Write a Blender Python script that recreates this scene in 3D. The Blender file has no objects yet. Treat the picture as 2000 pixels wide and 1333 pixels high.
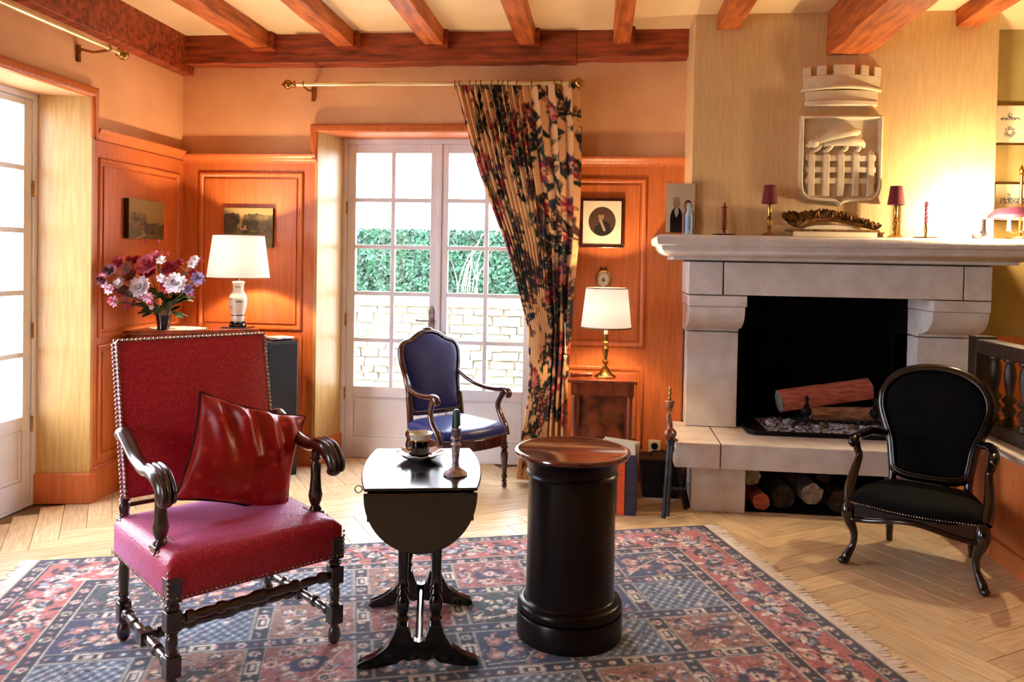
import bpy, bmesh, math, random
import numpy as np
from mathutils import Vector, Matrix
R = math.radians
random.seed(7); np.random.seed(7)
scene = bpy.context.scene
COL = scene.collection

# ------------------------------------------------------------------ camera
cam_d = bpy.data.cameras.new('camera'); cam = bpy.data.objects.new('camera', cam_d); COL.objects.link(cam)
yaw, pit, rol = 0.11224, 0.02014, 0.01815
f0 = Vector((-math.sin(yaw), math.cos(yaw), 0)); r0 = Vector((math.cos(yaw), math.sin(yaw), 0)); u0 = Vector((0, 0, 1))
f2 = f0*math.cos(pit) - u0*math.sin(pit); u2 = u0*math.cos(pit) + f0*math.sin(pit)
r3 = r0*math.cos(rol) + u2*math.sin(rol); u3 = u2*math.cos(rol) - r0*math.sin(rol)
CAMZ = 1.45
mw = Matrix(((r3.x, u3.x, -f2.x, 0), (r3.y, u3.y, -f2.y, 0), (r3.z, u3.z, -f2.z, CAMZ), (0, 0, 0, 1)))
cam.matrix_world = mw
cam_d.sensor_width = 36; cam_d.lens = 1555/2000*36; cam_d.shift_y = -0.0648
cam_d.clip_start = 0.05; cam_d.clip_end = 200
scene.camera = cam

# ------------------------------------------------------------------ view, world, daylight
scene.view_settings.view_transform = 'Standard'; scene.view_settings.look = 'None'
scene.view_settings.exposure = 0.25; scene.view_settings.gamma = 1.0
scene.view_settings.use_curve_mapping = False
SKY = 22.0
w = bpy.data.worlds.new('world'); scene.world = w; w.use_nodes = True
nt = w.node_tree; nt.nodes.clear()
wo = nt.nodes.new('ShaderNodeOutputWorld'); bg = nt.nodes.new('ShaderNodeBackground')
tc = nt.nodes.new('ShaderNodeTexCoord'); no = nt.nodes.new('ShaderNodeTexNoise'); rp = nt.nodes.new('ShaderNodeValToRGB')
no.inputs['Scale'].default_value = 2.5; no.inputs['Detail'].default_value = 5
rp.color_ramp.elements[0].color = (0.66, 0.78, 1.0, 1); rp.color_ramp.elements[1].color = (0.92, 0.95, 1.0, 1)
nt.links.new(tc.outputs['Generated'], no.inputs['Vector']); nt.links.new(no.outputs['Fac'], rp.inputs['Fac'])
nt.links.new(rp.outputs['Color'], bg.inputs['Color']); bg.inputs['Strength'].default_value = SKY
nt.links.new(bg.outputs[0], wo.inputs['Surface'])
def portal(loc, rot, sx, sy):
    l = bpy.data.lights.new('daylight_portal', 'AREA'); l.shape = 'RECTANGLE'; l.size = sx; l.size_y = sy
    l.cycles.is_portal = True
    o = bpy.data.objects.new('daylight_portal', l); COL.objects.link(o); o.location = loc; o.rotation_euler = rot
portal((-1.14, 5.75, 1.25), (R(90), 0, 0), 1.4, 2.1)       # back french door
portal((-3.42, 3.48, 1.25), (R(90), 0, R(90)), 1.4, 2.1)   # left french door
portal((-3.42, 0.2, 1.25), (R(90), 0, R(90)), 1.4, 2.1)    # unseen second left french door, added as daylight fill
try:
    scene.cycles.max_bounces = 8; scene.cycles.diffuse_bounces = 4; scene.cycles.glossy_bounces = 4
    scene.cycles.transparent_max_bounces = 16; scene.cycles.sample_clamp_indirect = 6.0
    scene.cycles.caustics_reflective = False; scene.cycles.caustics_refractive = False
except Exception: pass

# ------------------------------------------------------------------ materials
def srgb(h):
    if isinstance(h, str):
        h = h.lstrip('#'); c = [int(h[i:i+2], 16)/255 for i in (0, 2, 4)]
    else: c = list(h)
    return tuple((x/12.92 if x <= 0.04045 else ((x+0.055)/1.055)**2.4) for x in c)
MATS = {}
def pmat(name, c1, c2=None, scale=6, rough=0.5, metal=0, bump=0, bscale=None, stretch=(1, 1, 1), coat=0, spec=0.5, detail=4, contrast=(0.35, 0.65), bdist=0.01, rnd=0, sheen=0, rvar=0):
    m = bpy.data.materials.new(name); m.use_nodes = True; nt = m.node_tree; b = nt.nodes['Principled BSDF']
    N = nt.nodes.new; L = nt.links.new
    b.inputs['Roughness'].default_value = rough; b.inputs['Metallic'].default_value = metal
    b.inputs['Coat Weight'].default_value = coat; b.inputs['Coat Roughness'].default_value = 0.12
    b.inputs['Specular IOR Level'].default_value = spec
    if sheen: b.inputs['Sheen Weight'].default_value = sheen; b.inputs['Sheen Roughness'].default_value = 0.4
    a = srgb(c1); z = srgb(c2) if c2 else tuple(x*0.86 for x in a)
    tc = N('ShaderNodeTexCoord'); mp = N('ShaderNodeMapping'); mp.inputs['Scale'].default_value = stretch
    L(tc.outputs['Object'], mp.inputs['Vector'])
    n = N('ShaderNodeTexNoise'); n.inputs['Scale'].default_value = scale; n.inputs['Detail'].default_value = detail
    L(mp.outputs[0], n.inputs['Vector'])
    r = N('ShaderNodeValToRGB'); r.color_ramp.elements[0].position = contrast[0]; r.color_ramp.elements[1].position = contrast[1]
    r.color_ramp.elements[0].color = (*z, 1); r.color_ramp.elements[1].color = (*a, 1)
    L(n.outputs['Fac'], r.inputs['Fac']); out = r.outputs['Color']
    if rnd:
        oi = N('ShaderNodeObjectInfo'); hs = N('ShaderNodeHueSaturation'); mr = N('ShaderNodeMapRange')
        mr.inputs['To Min'].default_value = 1-rnd; mr.inputs['To Max'].default_value = 1+rnd
        L(oi.outputs['Random'], mr.inputs['Value']); L(mr.outputs[0], hs.inputs['Value']); L(out, hs.inputs['Color']); out = hs.outputs['Color']
        # let the grain differ from piece to piece
        ad = N('ShaderNodeVectorMath'); ad.operation = 'ADD'; mu = N('ShaderNodeMath'); mu.operation = 'MULTIPLY'; mu.inputs[1].default_value = 37
        L(oi.outputs['Random'], mu.inputs[0]); L(mp.outputs[0], ad.inputs[0]); L(mu.outputs[0], ad.inputs[1]); L(ad.outputs[0], n.inputs['Vector'])
    L(out, b.inputs['Base Color'])
    if rvar:
        mr2 = N('ShaderNodeMapRange'); mr2.inputs['To Min'].default_value = max(0, rough-rvar); mr2.inputs['To Max'].default_value = rough+rvar
        L(n.outputs['Fac'], mr2.inputs['Value']); L(mr2.outputs[0], b.inputs['Roughness'])
    if bump:
        n2 = N('ShaderNodeTexNoise'); n2.inputs['Scale'].default_value = bscale or scale*4; n2.inputs['Detail'].default_value = 3
        L(mp.outputs[0], n2.inputs['Vector'])
        bp = N('ShaderNodeBump'); bp.inputs['Strength'].default_value = bump; bp.inputs['Distance'].default_value = bdist
        L(n2.outputs['Fac'], bp.inputs['Height']); L(bp.outputs[0], b.inputs['Normal'])
    MATS[name] = m
    return m
def colmat(name, rough=0.7, bump=0, bscale=300, spec=0.3, coat=0, sheen=0, trans=0):
    m = bpy.data.materials.new(name); m.use_nodes = True; nt = m.node_tree; b = nt.nodes['Principled BSDF']
    N = nt.nodes.new; L = nt.links.new
    a = N('ShaderNodeVertexColor'); a.layer_name = 'Col'; L(a.outputs[0], b.inputs['Base Color'])
    b.inputs['Roughness'].default_value = rough; b.inputs['Specular IOR Level'].default_value = spec; b.inputs['Coat Weight'].default_value = coat
    if sheen: b.inputs['Sheen Weight'].default_value = sheen
    if bump:
        tc = N('ShaderNodeTexCoord'); n2 = N('ShaderNodeTexNoise'); n2.inputs['Scale'].default_value = bscale
        L(tc.outputs['Object'], n2.inputs['Vector'])
        bp = N('ShaderNodeBump'); bp.inputs['Strength'].default_value = bump; bp.inputs['Distance'].default_value = 0.003
        L(n2.outputs['Fac'], bp.inputs['Height']); L(bp.outputs[0], b.inputs['Normal'])
    if trans:
        t = N('ShaderNodeBsdfTranslucent'); L(a.outputs[0], t.inputs['Color']); mx = N('ShaderNodeMixShader'); mx.inputs[0].default_value = trans
        L(b.outputs[0], mx.inputs[1]); L(t.outputs[0], mx.inputs[2]); L(mx.outputs[0], nt.nodes['Material Output'].inputs['Surface'])
    return m
def glassmat(name, tint=(1, 1, 1), gloss=0.08, gr=0.02):
    m = bpy.data.materials.new(name); m.use_nodes = True; nt = m.node_tree; nt.nodes.remove(nt.nodes['Principled BSDF'])
    N = nt.nodes.new; L = nt.links.new
    t = N('ShaderNodeBsdfTransparent'); t.inputs[0].default_value = (*tint, 1); g = N('ShaderNodeBsdfGlossy'); g.inputs['Roughness'].default_value = gr
    lw = N('ShaderNodeLayerWeight'); pw_ = N('ShaderNodeMath'); pw_.operation = 'POWER'; pw_.inputs[1].default_value = 4.0; fr = N('ShaderNodeMath'); fr.operation = 'ADD'; fr.inputs[1].default_value = 0.03
    L(lw.outputs['Facing'], pw_.inputs[0]); L(pw_.outputs[0], fr.inputs[0])
    mx = N('ShaderNodeMixShader'); L(fr.outputs[0], mx.inputs[0]); L(t.outputs[0], mx.inputs[1]); L(g.outputs[0], mx.inputs[2])
    L(mx.outputs[0], nt.nodes['Material Output'].inputs['Surface'])
    return m
def shademat(name, col, trans=0.6):
    m = bpy.data.materials.new(name); m.use_nodes = True; nt = m.node_tree; b = nt.nodes['Principled BSDF']
    N = nt.nodes.new; L = nt.links.new
    c = srgb(col); b.inputs['Base Color'].default_value = (*c, 1); b.inputs['Roughness'].default_value = 0.9
    tc = N('ShaderNodeTexCoord'); n2 = N('ShaderNodeTexNoise'); n2.inputs['Scale'].default_value = 120
    L(tc.outputs['Object'], n2.inputs['Vector']); bp = N('ShaderNodeBump'); bp.inputs['Strength'].default_value = 0.2; bp.inputs['Distance'].default_value = 0.002
    L(n2.outputs['Fac'], bp.inputs['Height']); L(bp.outputs[0], b.inputs['Normal'])
    t = N('ShaderNodeBsdfTranslucent'); t.inputs[0].default_value = (*c, 1)
    mx = N('ShaderNodeMixShader'); mx.inputs[0].default_value = trans
    L(b.outputs[0], mx.inputs[1]); L(t.outputs[0], mx.inputs[2]); L(mx.outputs[0], nt.nodes['Material Output'].inputs['Surface'])
    return m
def emat(name, col, s):
    m = bpy.data.materials.new(name); m.use_nodes = True; b = m.node_tree.nodes['Principled BSDF']
    b.inputs['Emission Color'].default_value = (*col, 1); b.inputs['Emission Strength'].default_value = s; b.inputs['Base Color'].default_value = (*col, 1)
    return m

M_plaster = pmat('plaster_warm', '#e2ae80', '#d8a274', scale=3, rough=0.85, bump=0.25, bscale=90, spec=0.2)
M_hood = pmat('plaster_hood', '#dab680', '#cfa872', scale=4, rough=0.45, bump=0.5, bscale=14, stretch=(22, 22, 2), spec=0.4, bdist=0.003)
M_rod = pmat('rod_brass', '#ecdcb0', '#d8c490', rough=0.3, metal=0.9)
M_green = pmat('plaster_ochre', '#b5a06a', '#a08c58', scale=3, rough=0.85, bump=0.2, bscale=90, spec=0.2)
M_ceil = pmat('ceiling_paint', '#ecd0a4', '#e0c294', scale=2, rough=0.9, bump=0.1, bscale=60, spec=0.2)
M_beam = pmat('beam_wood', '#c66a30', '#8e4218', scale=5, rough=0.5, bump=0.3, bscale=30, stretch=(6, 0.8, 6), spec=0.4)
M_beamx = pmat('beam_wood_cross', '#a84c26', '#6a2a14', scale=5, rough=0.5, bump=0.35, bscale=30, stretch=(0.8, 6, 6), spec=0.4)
M_panel = pmat('panelling_oak', '#cb7039', '#b8622e', scale=8, rough=0.38, stretch=(7, 7, 0.6), spec=0.5, bump=0.06, bscale=40)
M_reveal = pmat('reveal_oak', '#c8a060', '#b88e50', scale=8, rough=0.33, stretch=(7, 7, 0.6), spec=0.5)
M_white = pmat('white_paint', '#e6e8ee', '#dadce4', scale=4, rough=0.45, spec=0.5)
M_glass = glassmat('window_glass')
M_acryl = glassmat('acrylic', (0.99, 1, 1))
M_plank = pmat('parquet_oak', '#dcc49c', '#c4a478', scale=5, rough=0.3, stretch=(1.5, 14, 8), rnd=0.14, spec=0.5, bump=0.08, bscale=20)
M_subfl = pmat('parquet_gap', '#7c5c34', '#6a4c2a', rough=0.8)
M_stone = pmat('limestone', '#d8d0ca', '#c8beb6', scale=9, rough=0.75, bump=0.25, bscale=110, spec=0.3, rnd=0.05)
M_mortar = pmat('mortar', '#6a6058', '#504840', rough=0.95)
M_soot_black = pmat('soot_black', '#14100e', '#070605', scale=8, rough=0.95, spec=0.1)
M_iron = pmat('black_iron', '#1c1a19', '#100f0e', scale=20, rough=0.5, metal=0.6, bump=0.2)
M_dark = pmat('dark_polished_wood', '#2c130c', '#120706', scale=9, rough=0.3, stretch=(6, 6, 1), coat=1.0, spec=0.6)
M_dark2 = pmat('walnut_frame', '#4a1f14', '#240d0a', scale=9, rough=0.22, stretch=(5, 5, 1), coat=0.6)
M_black = pmat('ebonised_wood', '#0e0707', '#060404', scale=9, rough=0.16, stretch=(5, 5, 1), coat=0.5, spec=0.4)
M_colm = pmat('column_mahogany', '#160a09', '#080405', scale=6, rough=0.3, stretch=(8, 8, 0.7), coat=0.05, spec=0.2)
M_coltop = pmat('column_top_mahogany', '#6a2a1c', '#3c1610', scale=5, rough=0.14, stretch=(1, 6, 1), coat=1.0)
M_mahog = pmat('mahogany', '#8e4224', '#602614', scale=5, rough=0.28, stretch=(5, 5, 0.8), coat=0.4)
M_burl = pmat('burl_walnut', '#8e4420', '#36130a', scale=9, rough=0.3, coat=0.3, detail=8, contrast=(0.4, 0.6))
M_nail = pmat('nail_brass', '#c8b8a8', '#907c60', scale=30, rough=0.25, metal=1)
M_brass = pmat('brass', '#c09858', '#9a7438', scale=12, rough=0.25, metal=1)
M_silver = pmat('silver', '#b8aeb4', '#8c8086', scale=20, rough=0.42, metal=0.8)
M_nickel = pmat('aged_nickel', '#a49c90', '#7c756a', scale=30, rough=0.4, metal=0.35)
M_pewter = pmat('chased_silver', '#c4b8c2', '#7c7078', scale=60, rough=0.3, metal=1, bump=0.6, bscale=120)
M_gilt = pmat('gilt_carving', '#a87038', '#442a14', scale=30, rough=0.4, metal=0.3, bump=0.4)
M_cream = pmat('cream_paper', '#efe0bc', '#e4d2a8', rough=0.7)
M_paper = pmat('ivory_paper', '#e8dcc4', '#ddd0b6', rough=0.7)
M_red = pmat('red_velvet_shade', '#6c0c14', '#560a10', scale=30, rough=0.8, sheen=0.3)
M_plum = pmat('plum_shade', '#420a24', '#34081c', scale=30, rough=0.6)
M_leafg = pmat('leaf_green', '#3c5a34', '#24401f', scale=20, rough=0.6)
M_porc = pmat('porcelain', '#f2ead8', '#e8dfca', scale=3, rough=0.15, coat=0.5)
M_blackgl = pmat('black_glaze', '#0c0c0e', '#040405', rough=0.1, coat=0.6)
M_blkcase = pmat('speaker_case', '#16171f', '#0e0f16', scale=60, rough=0.55, bump=0.2, bscale=400)
M_shade = shademat('cream_shade', '#f2f4fc', 0.8)
M_trim = pmat('shade_trim', '#8a6a4a', '#705436', rough=0.8)
M_bulb = emat('lit_bulb', (1, 0.72, 0.4), 25)

def fabric(name, c1, c2, scale=180, rough=0.8, sheen=0.4, bump=0.5, stint=(1, 1, 1)):
    """woven cloth: a fine diamond of lighter threads"""
    m = bpy.data.materials.new(name); m.use_nodes = True; nt = m.node_tree; b = nt.nodes['Principled BSDF']; N = nt.nodes.new; L = nt.links.new
    tc = N('ShaderNodeTexCoord'); mp = N('ShaderNodeMapping'); mp.inputs['Rotation'].default_value = (0, 0, 0)
    L(tc.outputs['Object'], mp.inputs['Vector'])
    v = N('ShaderNodeTexVoronoi'); v.inputs['Scale'].default_value = scale; v.inputs['Randomness'].default_value = 0.7; L(mp.outputs[0], v.inputs['Vector'])
    r = N('ShaderNodeValToRGB'); r.color_ramp.elements[0].position = 0.15; r.color_ramp.elements[1].position = 0.5
    r.color_ramp.elements[0].color = (*srgb(c1), 1); r.color_ramp.elements[1].color = (*srgb(c2), 1)
    L(v.outputs['Distance'], r.inputs['Fac']); L(r.outputs[0], b.inputs['Base Color'])
    b.inputs['Roughness'].default_value = rough; b.inputs['Sheen Weight'].default_value = sheen; b.inputs['Sheen Roughness'].default_value = 0.4; b.inputs['Sheen Tint'].default_value = (*stint, 1)
    bp = N('ShaderNodeBump'); bp.invert = True; bp.inputs['Strength'].default_value = bump; bp.inputs['Distance'].default_value = 0.002
    L(v.outputs['Distance'], bp.inputs['Height']); L(bp.outputs[0], b.inputs['Normal'])
    return m
M_redfab = fabric('red_damask', '#e2324a', '#b01c38', 110, 0.42, 0.9, 0.5, (0.9, 0.5, 1.0))  # violet sheen tint puts the window's cool reflection into the cloth
M_bluefab = fabric('blue_leather', '#15338c', '#0c1e5c', 400, 0.33, 0.1, 0.15)
M_blackfab = fabric('black_velvet', '#050506', '#030304', 300, 0.9, 0.0, 0.2); M_blackfab.node_tree.nodes['Principled BSDF'].inputs['Specular IOR Level'].default_value = 0.12
# red silk velvet cushion with small woven flowers
def cushmat():
    m = bpy.data.materials.new('cushion_velvet'); m.use_nodes = True; nt = m.node_tree; b = nt.nodes['Principled BSDF']; N = nt.nodes.new; L = nt.links.new
    tc = N('ShaderNodeTexCoord'); v = N('ShaderNodeTexVoronoi'); v.inputs['Scale'].default_value = 20; v.inputs['Randomness'].default_value = 0.35
    L(tc.outputs['Object'], v.inputs['Vector'])
    r = N('ShaderNodeValToRGB'); r.color_ramp.elements[0].position = 0.16; r.color_ramp.elements[1].position = 0.3
    r.color_ramp.elements[0].color = (*srgb('#c83434'), 1); r.color_ramp.elements[1].color = (*srgb('#a00c1a'), 1)
    L(v.outputs['Distance'], r.inputs['Fac']); L(r.outputs[0], b.inputs['Base Color'])
    b.inputs['Roughness'].default_value = 0.33; b.inputs['Sheen Weight'].default_value = 0.9; b.inputs['Sheen Tint'].default_value = (1, 0.15, 0.15, 1)
    return m
M_cush = cushmat()

# ------------------------------------------------------------------ mesh helpers
class MB:
    def __init__(s): s.v = []; s.f = []
    def add(s, vs, fs, M=None):
        n = len(s.v)
        if M is not None: vs = [M @ Vector(p) for p in vs]
        s.v.extend([tuple(p) for p in vs]); s.f.extend([tuple(i+n for i in f) for f in fs]); return s
    def box(s, x0, x1, y0, y1, z0, z1, M=None):
        vs = [(x, y, z) for z in (z0, z1) for y in (y0, y1) for x in (x0, x1)]
        return s.add(vs, [(0, 2, 3, 1), (4, 5, 7, 6), (0, 1, 5, 4), (2, 6, 7, 3), (0, 4, 6, 2), (1, 3, 7, 5)], M)
    def boxc(s, c, d, rot=(0, 0, 0)):
        M = Matrix.Translation(c) @ Matrix.Rotation(rot[2], 4, 'Z') @ Matrix.Rotation(rot[1], 4, 'Y') @ Matrix.Rotation(rot[0], 4, 'X')
        return s.box(-d[0]/2, d[0]/2, -d[1]/2, d[1]/2, -d[2]/2, d[2]/2, M)
    def lathe(s, prof, c=(0, 0, 0), n=32, M=None, caps=True, sq=None):
        vs = []; fs = []
        for r, z in prof:
            for k in range(n):
                a = 2*math.pi*k/n; rr = max(r, 1e-4)
                vs.append((c[0]+rr*math.cos(a), c[1]+rr*math.sin(a), c[2]+z))
        for i in range(len(prof)-1):
            for k in range(n):
                k2 = (k+1) % n; fs.append((i*n+k, i*n+k2, (i+1)*n+k2, (i+1)*n+k))
        if caps:
            fs.append(tuple(range(n-1, -1, -1))); fs.append(tuple((len(prof)-1)*n+k for k in range(n)))
        return s.add(vs, fs, M)
    def turned(s, a, b, prof, n=14):
        a = Vector(a); b = Vector(b); d = b-a; L = d.length
        q = d.to_track_quat('Z', 'Y').to_matrix().to_4x4(); M = Matrix.Translation(a) @ q
        return s.lathe([(r, t*L) for t, r in prof], n=n, M=M)
    def tube(s, pts, r, n=10, closed=False, caps=True, flat=1.0, up=None):
        P = [Vector(p) for p in pts]; m = len(P)
        if not hasattr(r, '__len__'): r = [r]*m
        vs = []; fs = []; nrm = None
        for i in range(m):
            if closed: t = P[(i+1) % m]-P[i-1]
            else: t = P[min(i+1, m-1)]-P[max(i-1, 0)]
            if t.length < 1e-9: t = Vector((0, 0, 1))
            t.normalize()
            if up is not None: nrm = Vector(up)
            elif nrm is None:
                nrm = Vector((0, 0, 1)) if abs(t.z) < 0.9 else Vector((1, 0, 0))
            nn = nrm - t*nrm.dot(t)
            if nn.length < 1e-6: nn = t.orthogonal()
            nn.normalize(); nrm = nn; bb = t.cross(nn)
            for k in range(n):
                a = 2*math.pi*k/n; vs.append(P[i] + nn*(math.cos(a)*r[i]*flat) + bb*(math.sin(a)*r[i]))
        for i in range(m if closed else m-1):
            j = (i+1) % m
            for k in range(n):
                k2 = (k+1) % n; fs.append((i*n+k, i*n+k2, j*n+k2, j*n+k))
        if caps and not closed:
            fs.append(tuple(range(n-1, -1, -1))); fs.append(tuple((m-1)*n+k for k in range(n)))
        return s.add(vs, fs)
    def prism(s, o, axis, lo, hi, M=None):
        n = len(o)
        def P(u, v, t): return (t, u, v) if axis == 'x' else ((u, t, v) if axis == 'y' else (u, v, t))
        vs = [P(u, v, lo) for u, v in o] + [P(u, v, hi) for u, v in o]
        fs = [tuple(range(n)), tuple(range(2*n-1, n-1, -1))] + [(i, (i+1) % n, n+(i+1) % n, n+i) for i in range(n)]
        return s.add(vs, fs, M)
    def dome(s, o, z0, z1, rise, rings=8, M=None, tuck=0.0, e=2.2):
        """upholstered pad: side wall z0..z1, then a soft crown of height rise"""
        n = len(o); cx = sum(p[0] for p in o)/n; cy = sum(p[1] for p in o)/n
        vs = []; fs = []
        L = [(1-tuck, z0), (1.0, z0+(z1-z0)*0.35), (1.0, z1)]
        for i in range(1, rings+1):
            t = i/rings; k = 1-t
            L.append((max(k, 0.0), z1 + rise*(1-(k**e))**(1/e) if k < 1 else z1))
        for k, z in L:
            for x, y in o: vs.append((cx+(x-cx)*max(k, 0.004), cy+(y-cy)*max(k, 0.004), z))
        for i in range(len(L)-1):
            for j in range(n): fs.append((i*n+j, i*n+(j+1) % n, (i+1)*n+(j+1) % n, (i+1)*n+j))
        fs.append(tuple(range(n-1, -1, -1))); fs.append(tuple((len(L)-1)*n+j for j in range(n)))
        return s.add(vs, fs, M)
    def ball(s, c, r, n=12, m=8, M=None):
        if not hasattr(r, '__len__'): r = (r, r, r)
        vs = []; fs = []
        for i in range(m+1):
            p = math.pi*i/m; sp = max(math.sin(p), 1e-3)
            for k in range(n):
                a = 2*math.pi*k/n; vs.append((c[0]+r[0]*sp*math.cos(a), c[1]+r[1]*sp*math.sin(a), c[2]-r[2]*math.cos(p)))
        for i in range(m):
            for k in range(n):
                k2 = (k+1) % n; fs.append((i*n+k, i*n+k2, (i+1)*n+k2, (i+1)*n+k))
        fs.append(tuple(range(n-1, -1, -1))); fs.append(tuple(m*n+k for k in range(n)))
        return s.add(vs, fs, M)
    def torus(s, c, R_, r, M=None, n=24, k=8, axis='z'):
        pts = []
        for i in range(n):
            a = 2*math.pi*i/n; u, v = R_*math.cos(a), R_*math.sin(a)
            pts.append((c[0]+u, c[1]+v, c[2]) if axis == 'z' else ((c[0]+u, c[1], c[2]+v) if axis == 'y' else (c[0], c[1]+u, c[2]+v)))
        return s.tube(pts, r, k, closed=True)
    def build(s, name, mat, parent=None, smooth=True, angle=38, bevel=0, kind=None, label=None, sub=0, fix=True):
        me = bpy.data.meshes.new(name); me.from_pydata(s.v, [], s.f)
        if fix and len(s.f) < 60000:
            bm = bmesh.new(); bm.from_mesh(me); bmesh.ops.recalc_face_normals(bm, faces=bm.faces); bm.to_mesh(me); bm.free()
        me.materials.append(mat)
        if smooth:
            me.polygons.foreach_set('use_smooth', [True]*len(me.polygons)); me.set_sharp_from_angle(angle=R(angle))
        o = bpy.data.objects.new(name, me); COL.objects.link(o)
        if parent: o.parent = parent
        if bevel:
            b = o.modifiers.new('bevel', 'BEVEL'); b.width = bevel; b.segments = 2; b.limit_method = 'ANGLE'; b.angle_limit = R(40)
        if sub:
            b = o.modifiers.new('subsurf', 'SUBSURF'); b.levels = sub; b.render_levels = sub
        if kind: o['kind'] = kind
        if label: o['label'] = label
        return o
def spl(pts, k=6, closed=False):
    """Catmull-Rom through points"""
    P = [Vector(p) for p in pts]; n = len(P); out = []
    rng = range(n) if closed else range(n-1)
    for i in rng:
        if closed: a, b, c, d = P[(i-1) % n], P[i], P[(i+1) % n], P[(i+2) % n]
        else: a, b, c, d = P[max(i-1, 0)], P[i], P[i+1], P[min(i+2, n-1)]
        for j in range(k):
            t = j/k; out.append(0.5*((2*b) + (c-a)*t + (2*a-5*b+4*c-d)*t*t + (3*b-a-3*c+d)*t**3))
    if not closed: out.append(P[-1])
    return out
def spl1(vals, k=6, closed=False):
    return [v.x for v in spl([(v, 0, 0) for v in vals], k, closed)]
def thing(name, label, cat, loc=(0, 0, 0), rz=0, group=None):
    o = bpy.data.objects.new(name, None); COL.objects.link(o); o.location = loc; o.rotation_euler = (0, 0, rz)
    o.empty_display_size = 0.1; o['label'] = label; o['category'] = cat
    if group: o['group'] = group
    return o
def tag(o, label, cat, group=None):
    o['label'] = label; o['category'] = cat
    if group: o['group'] = group
    return o
def structure(o): o['kind'] = 'structure'; return o
def copy_tree(o, parent=None):
    c = o.copy(); COL.objects.link(c)
    if parent: c.parent = parent
    for ch in [x for x in bpy.data.objects if x.parent == o]: copy_tree(ch, c)
    return c
def lamp_light(name, loc, power, col, radius=0.03, parent=None):
    l = bpy.data.lights.new(name, 'POINT'); l.energy = power; l.color = col; l.shadow_soft_size = radius
    o = bpy.data.objects.new(name, l); COL.objects.link(o); o.location = loc
    if parent: o.parent = parent
    return o

# ------------------------------------------------------------------ painted surfaces (flat print: colours held per vertex)
class Canvas:
    """numpy picture in metres: x right, y up"""
    def __init__(s, w, h, ppm, bg):
        s.w, s.h, s.k = w, h, ppm; s.W, s.H = int(w*ppm)+1, int(h*ppm)+1
        s.a = np.zeros((s.H, s.W, 3)); s.a[:] = srgb(bg)
    def _win(s, cx, cy, r):
        x0 = max(0, int((cx-r)*s.k)); x1 = min(s.W, int((cx+r)*s.k)+2); y0 = max(0, int((cy-r)*s.k)); y1 = min(s.H, int((cy+r)*s.k)+2)
        if x0 >= x1 or y0 >= y1: return None
        yy, xx = np.mgrid[y0:y1, x0:x1]; return (slice(y0, y1), slice(x0, x1)), xx/s.k-cx, yy/s.k-cy
    def put(s, sl, m, col): v = s.a[sl]; v[m] = col
    def rect(s, x0, y0, x1, y1, col):
        s.a[max(0, int(round(y0*s.k))):max(0, int(round(y1*s.k))), max(0, int(round(x0*s.k))):max(0, int(round(x1*s.k)))] = srgb(col)
    def frame(s, x0, y0, x1, y1, t, col):
        s.rect(x0, y0, x1, y0+t, col); s.rect(x0, y1-t, x1, y1, col); s.rect(x0, y0, x0+t, y1, col); s.rect(x1-t, y0, x1, y1, col)
    def ell(s, cx, cy, rx, ry, ang, col):
        q = s._win(cx, cy, max(rx, ry)*1.02)
        if q is None: return
        sl, x, y = q; c, d = math.cos(ang), math.sin(ang); u = x*c+y*d; v = -x*d+y*c
        s.put(sl, (u/rx)**2+(v/ry)**2 <= 1, srgb(col))
    def leaf(s, x0, y0, ang, L, W, col, vein=None):
        cx, cy = x0+math.cos(ang)*L/2, y0+math.sin(ang)*L/2; q = s._win(cx, cy, L/2*1.05)
        if q is None: return
        sl, x, y = q; c, d = math.cos(ang), math.sin(ang); u = (x*c+y*d)/(L/2); v = -x*d+y*c
        m = (np.abs(u) < 1) & (np.abs(v) < W/2*np.clip(1-u*u, 0, 1)**0.8*(1-0.35*u)); s.put(sl, m, srgb(col))
        if vein: s.put(sl, m & (np.abs(v) < max(0.0012, 0.6/s.k)), srgb(vein))
    def rosette(s, cx, cy, r, n, c1, c2, c3, ph=0, pinch=0.35):
        q = s._win(cx, cy, r*1.1)
        if q is None: return
        sl, x, y = q; rr = np.hypot(x, y); th = np.arctan2(y, x)+ph; e = r*(1-pinch+pinch*np.abs(np.cos(th*n/2)))
        s.put(sl, rr < e, srgb(c1)); s.put(sl, rr < e*0.68, srgb(c2)); s.put(sl, rr < r*0.25, srgb(c3))
    def line(s, pts, t, col):
        for (xa, ya), (xb, yb) in zip(pts[:-1], pts[1:]):
            L = math.hypot(xb-xa, yb-ya); q = s._win((xa+xb)/2, (ya+yb)/2, L/2+t)
            if q is None or L < 1e-6: continue
            sl, x, y = q; ux, uy = (xb-xa)/L, (yb-ya)/L
            u = x*ux+y*uy; v = -x*uy+y*ux
            s.put(sl, (np.abs(v) < t/2) & (np.abs(u) < L/2+t/3), srgb(col))
    def sample(s, X, Y):
        y, x = np.clip(Y*s.k, 0, s.H-1.01), np.clip(X*s.k, 0, s.W-1.01); i, j = y.astype(int), x.astype(int); fy, fx = (y-i)[..., None], (x-j)[..., None]
        return (s.a[i, j]*(1-fx)+s.a[i, j+1]*fx)*(1-fy)+(s.a[i+1, j]*(1-fx)+s.a[i+1, j+1]*fx)*fy
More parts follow.
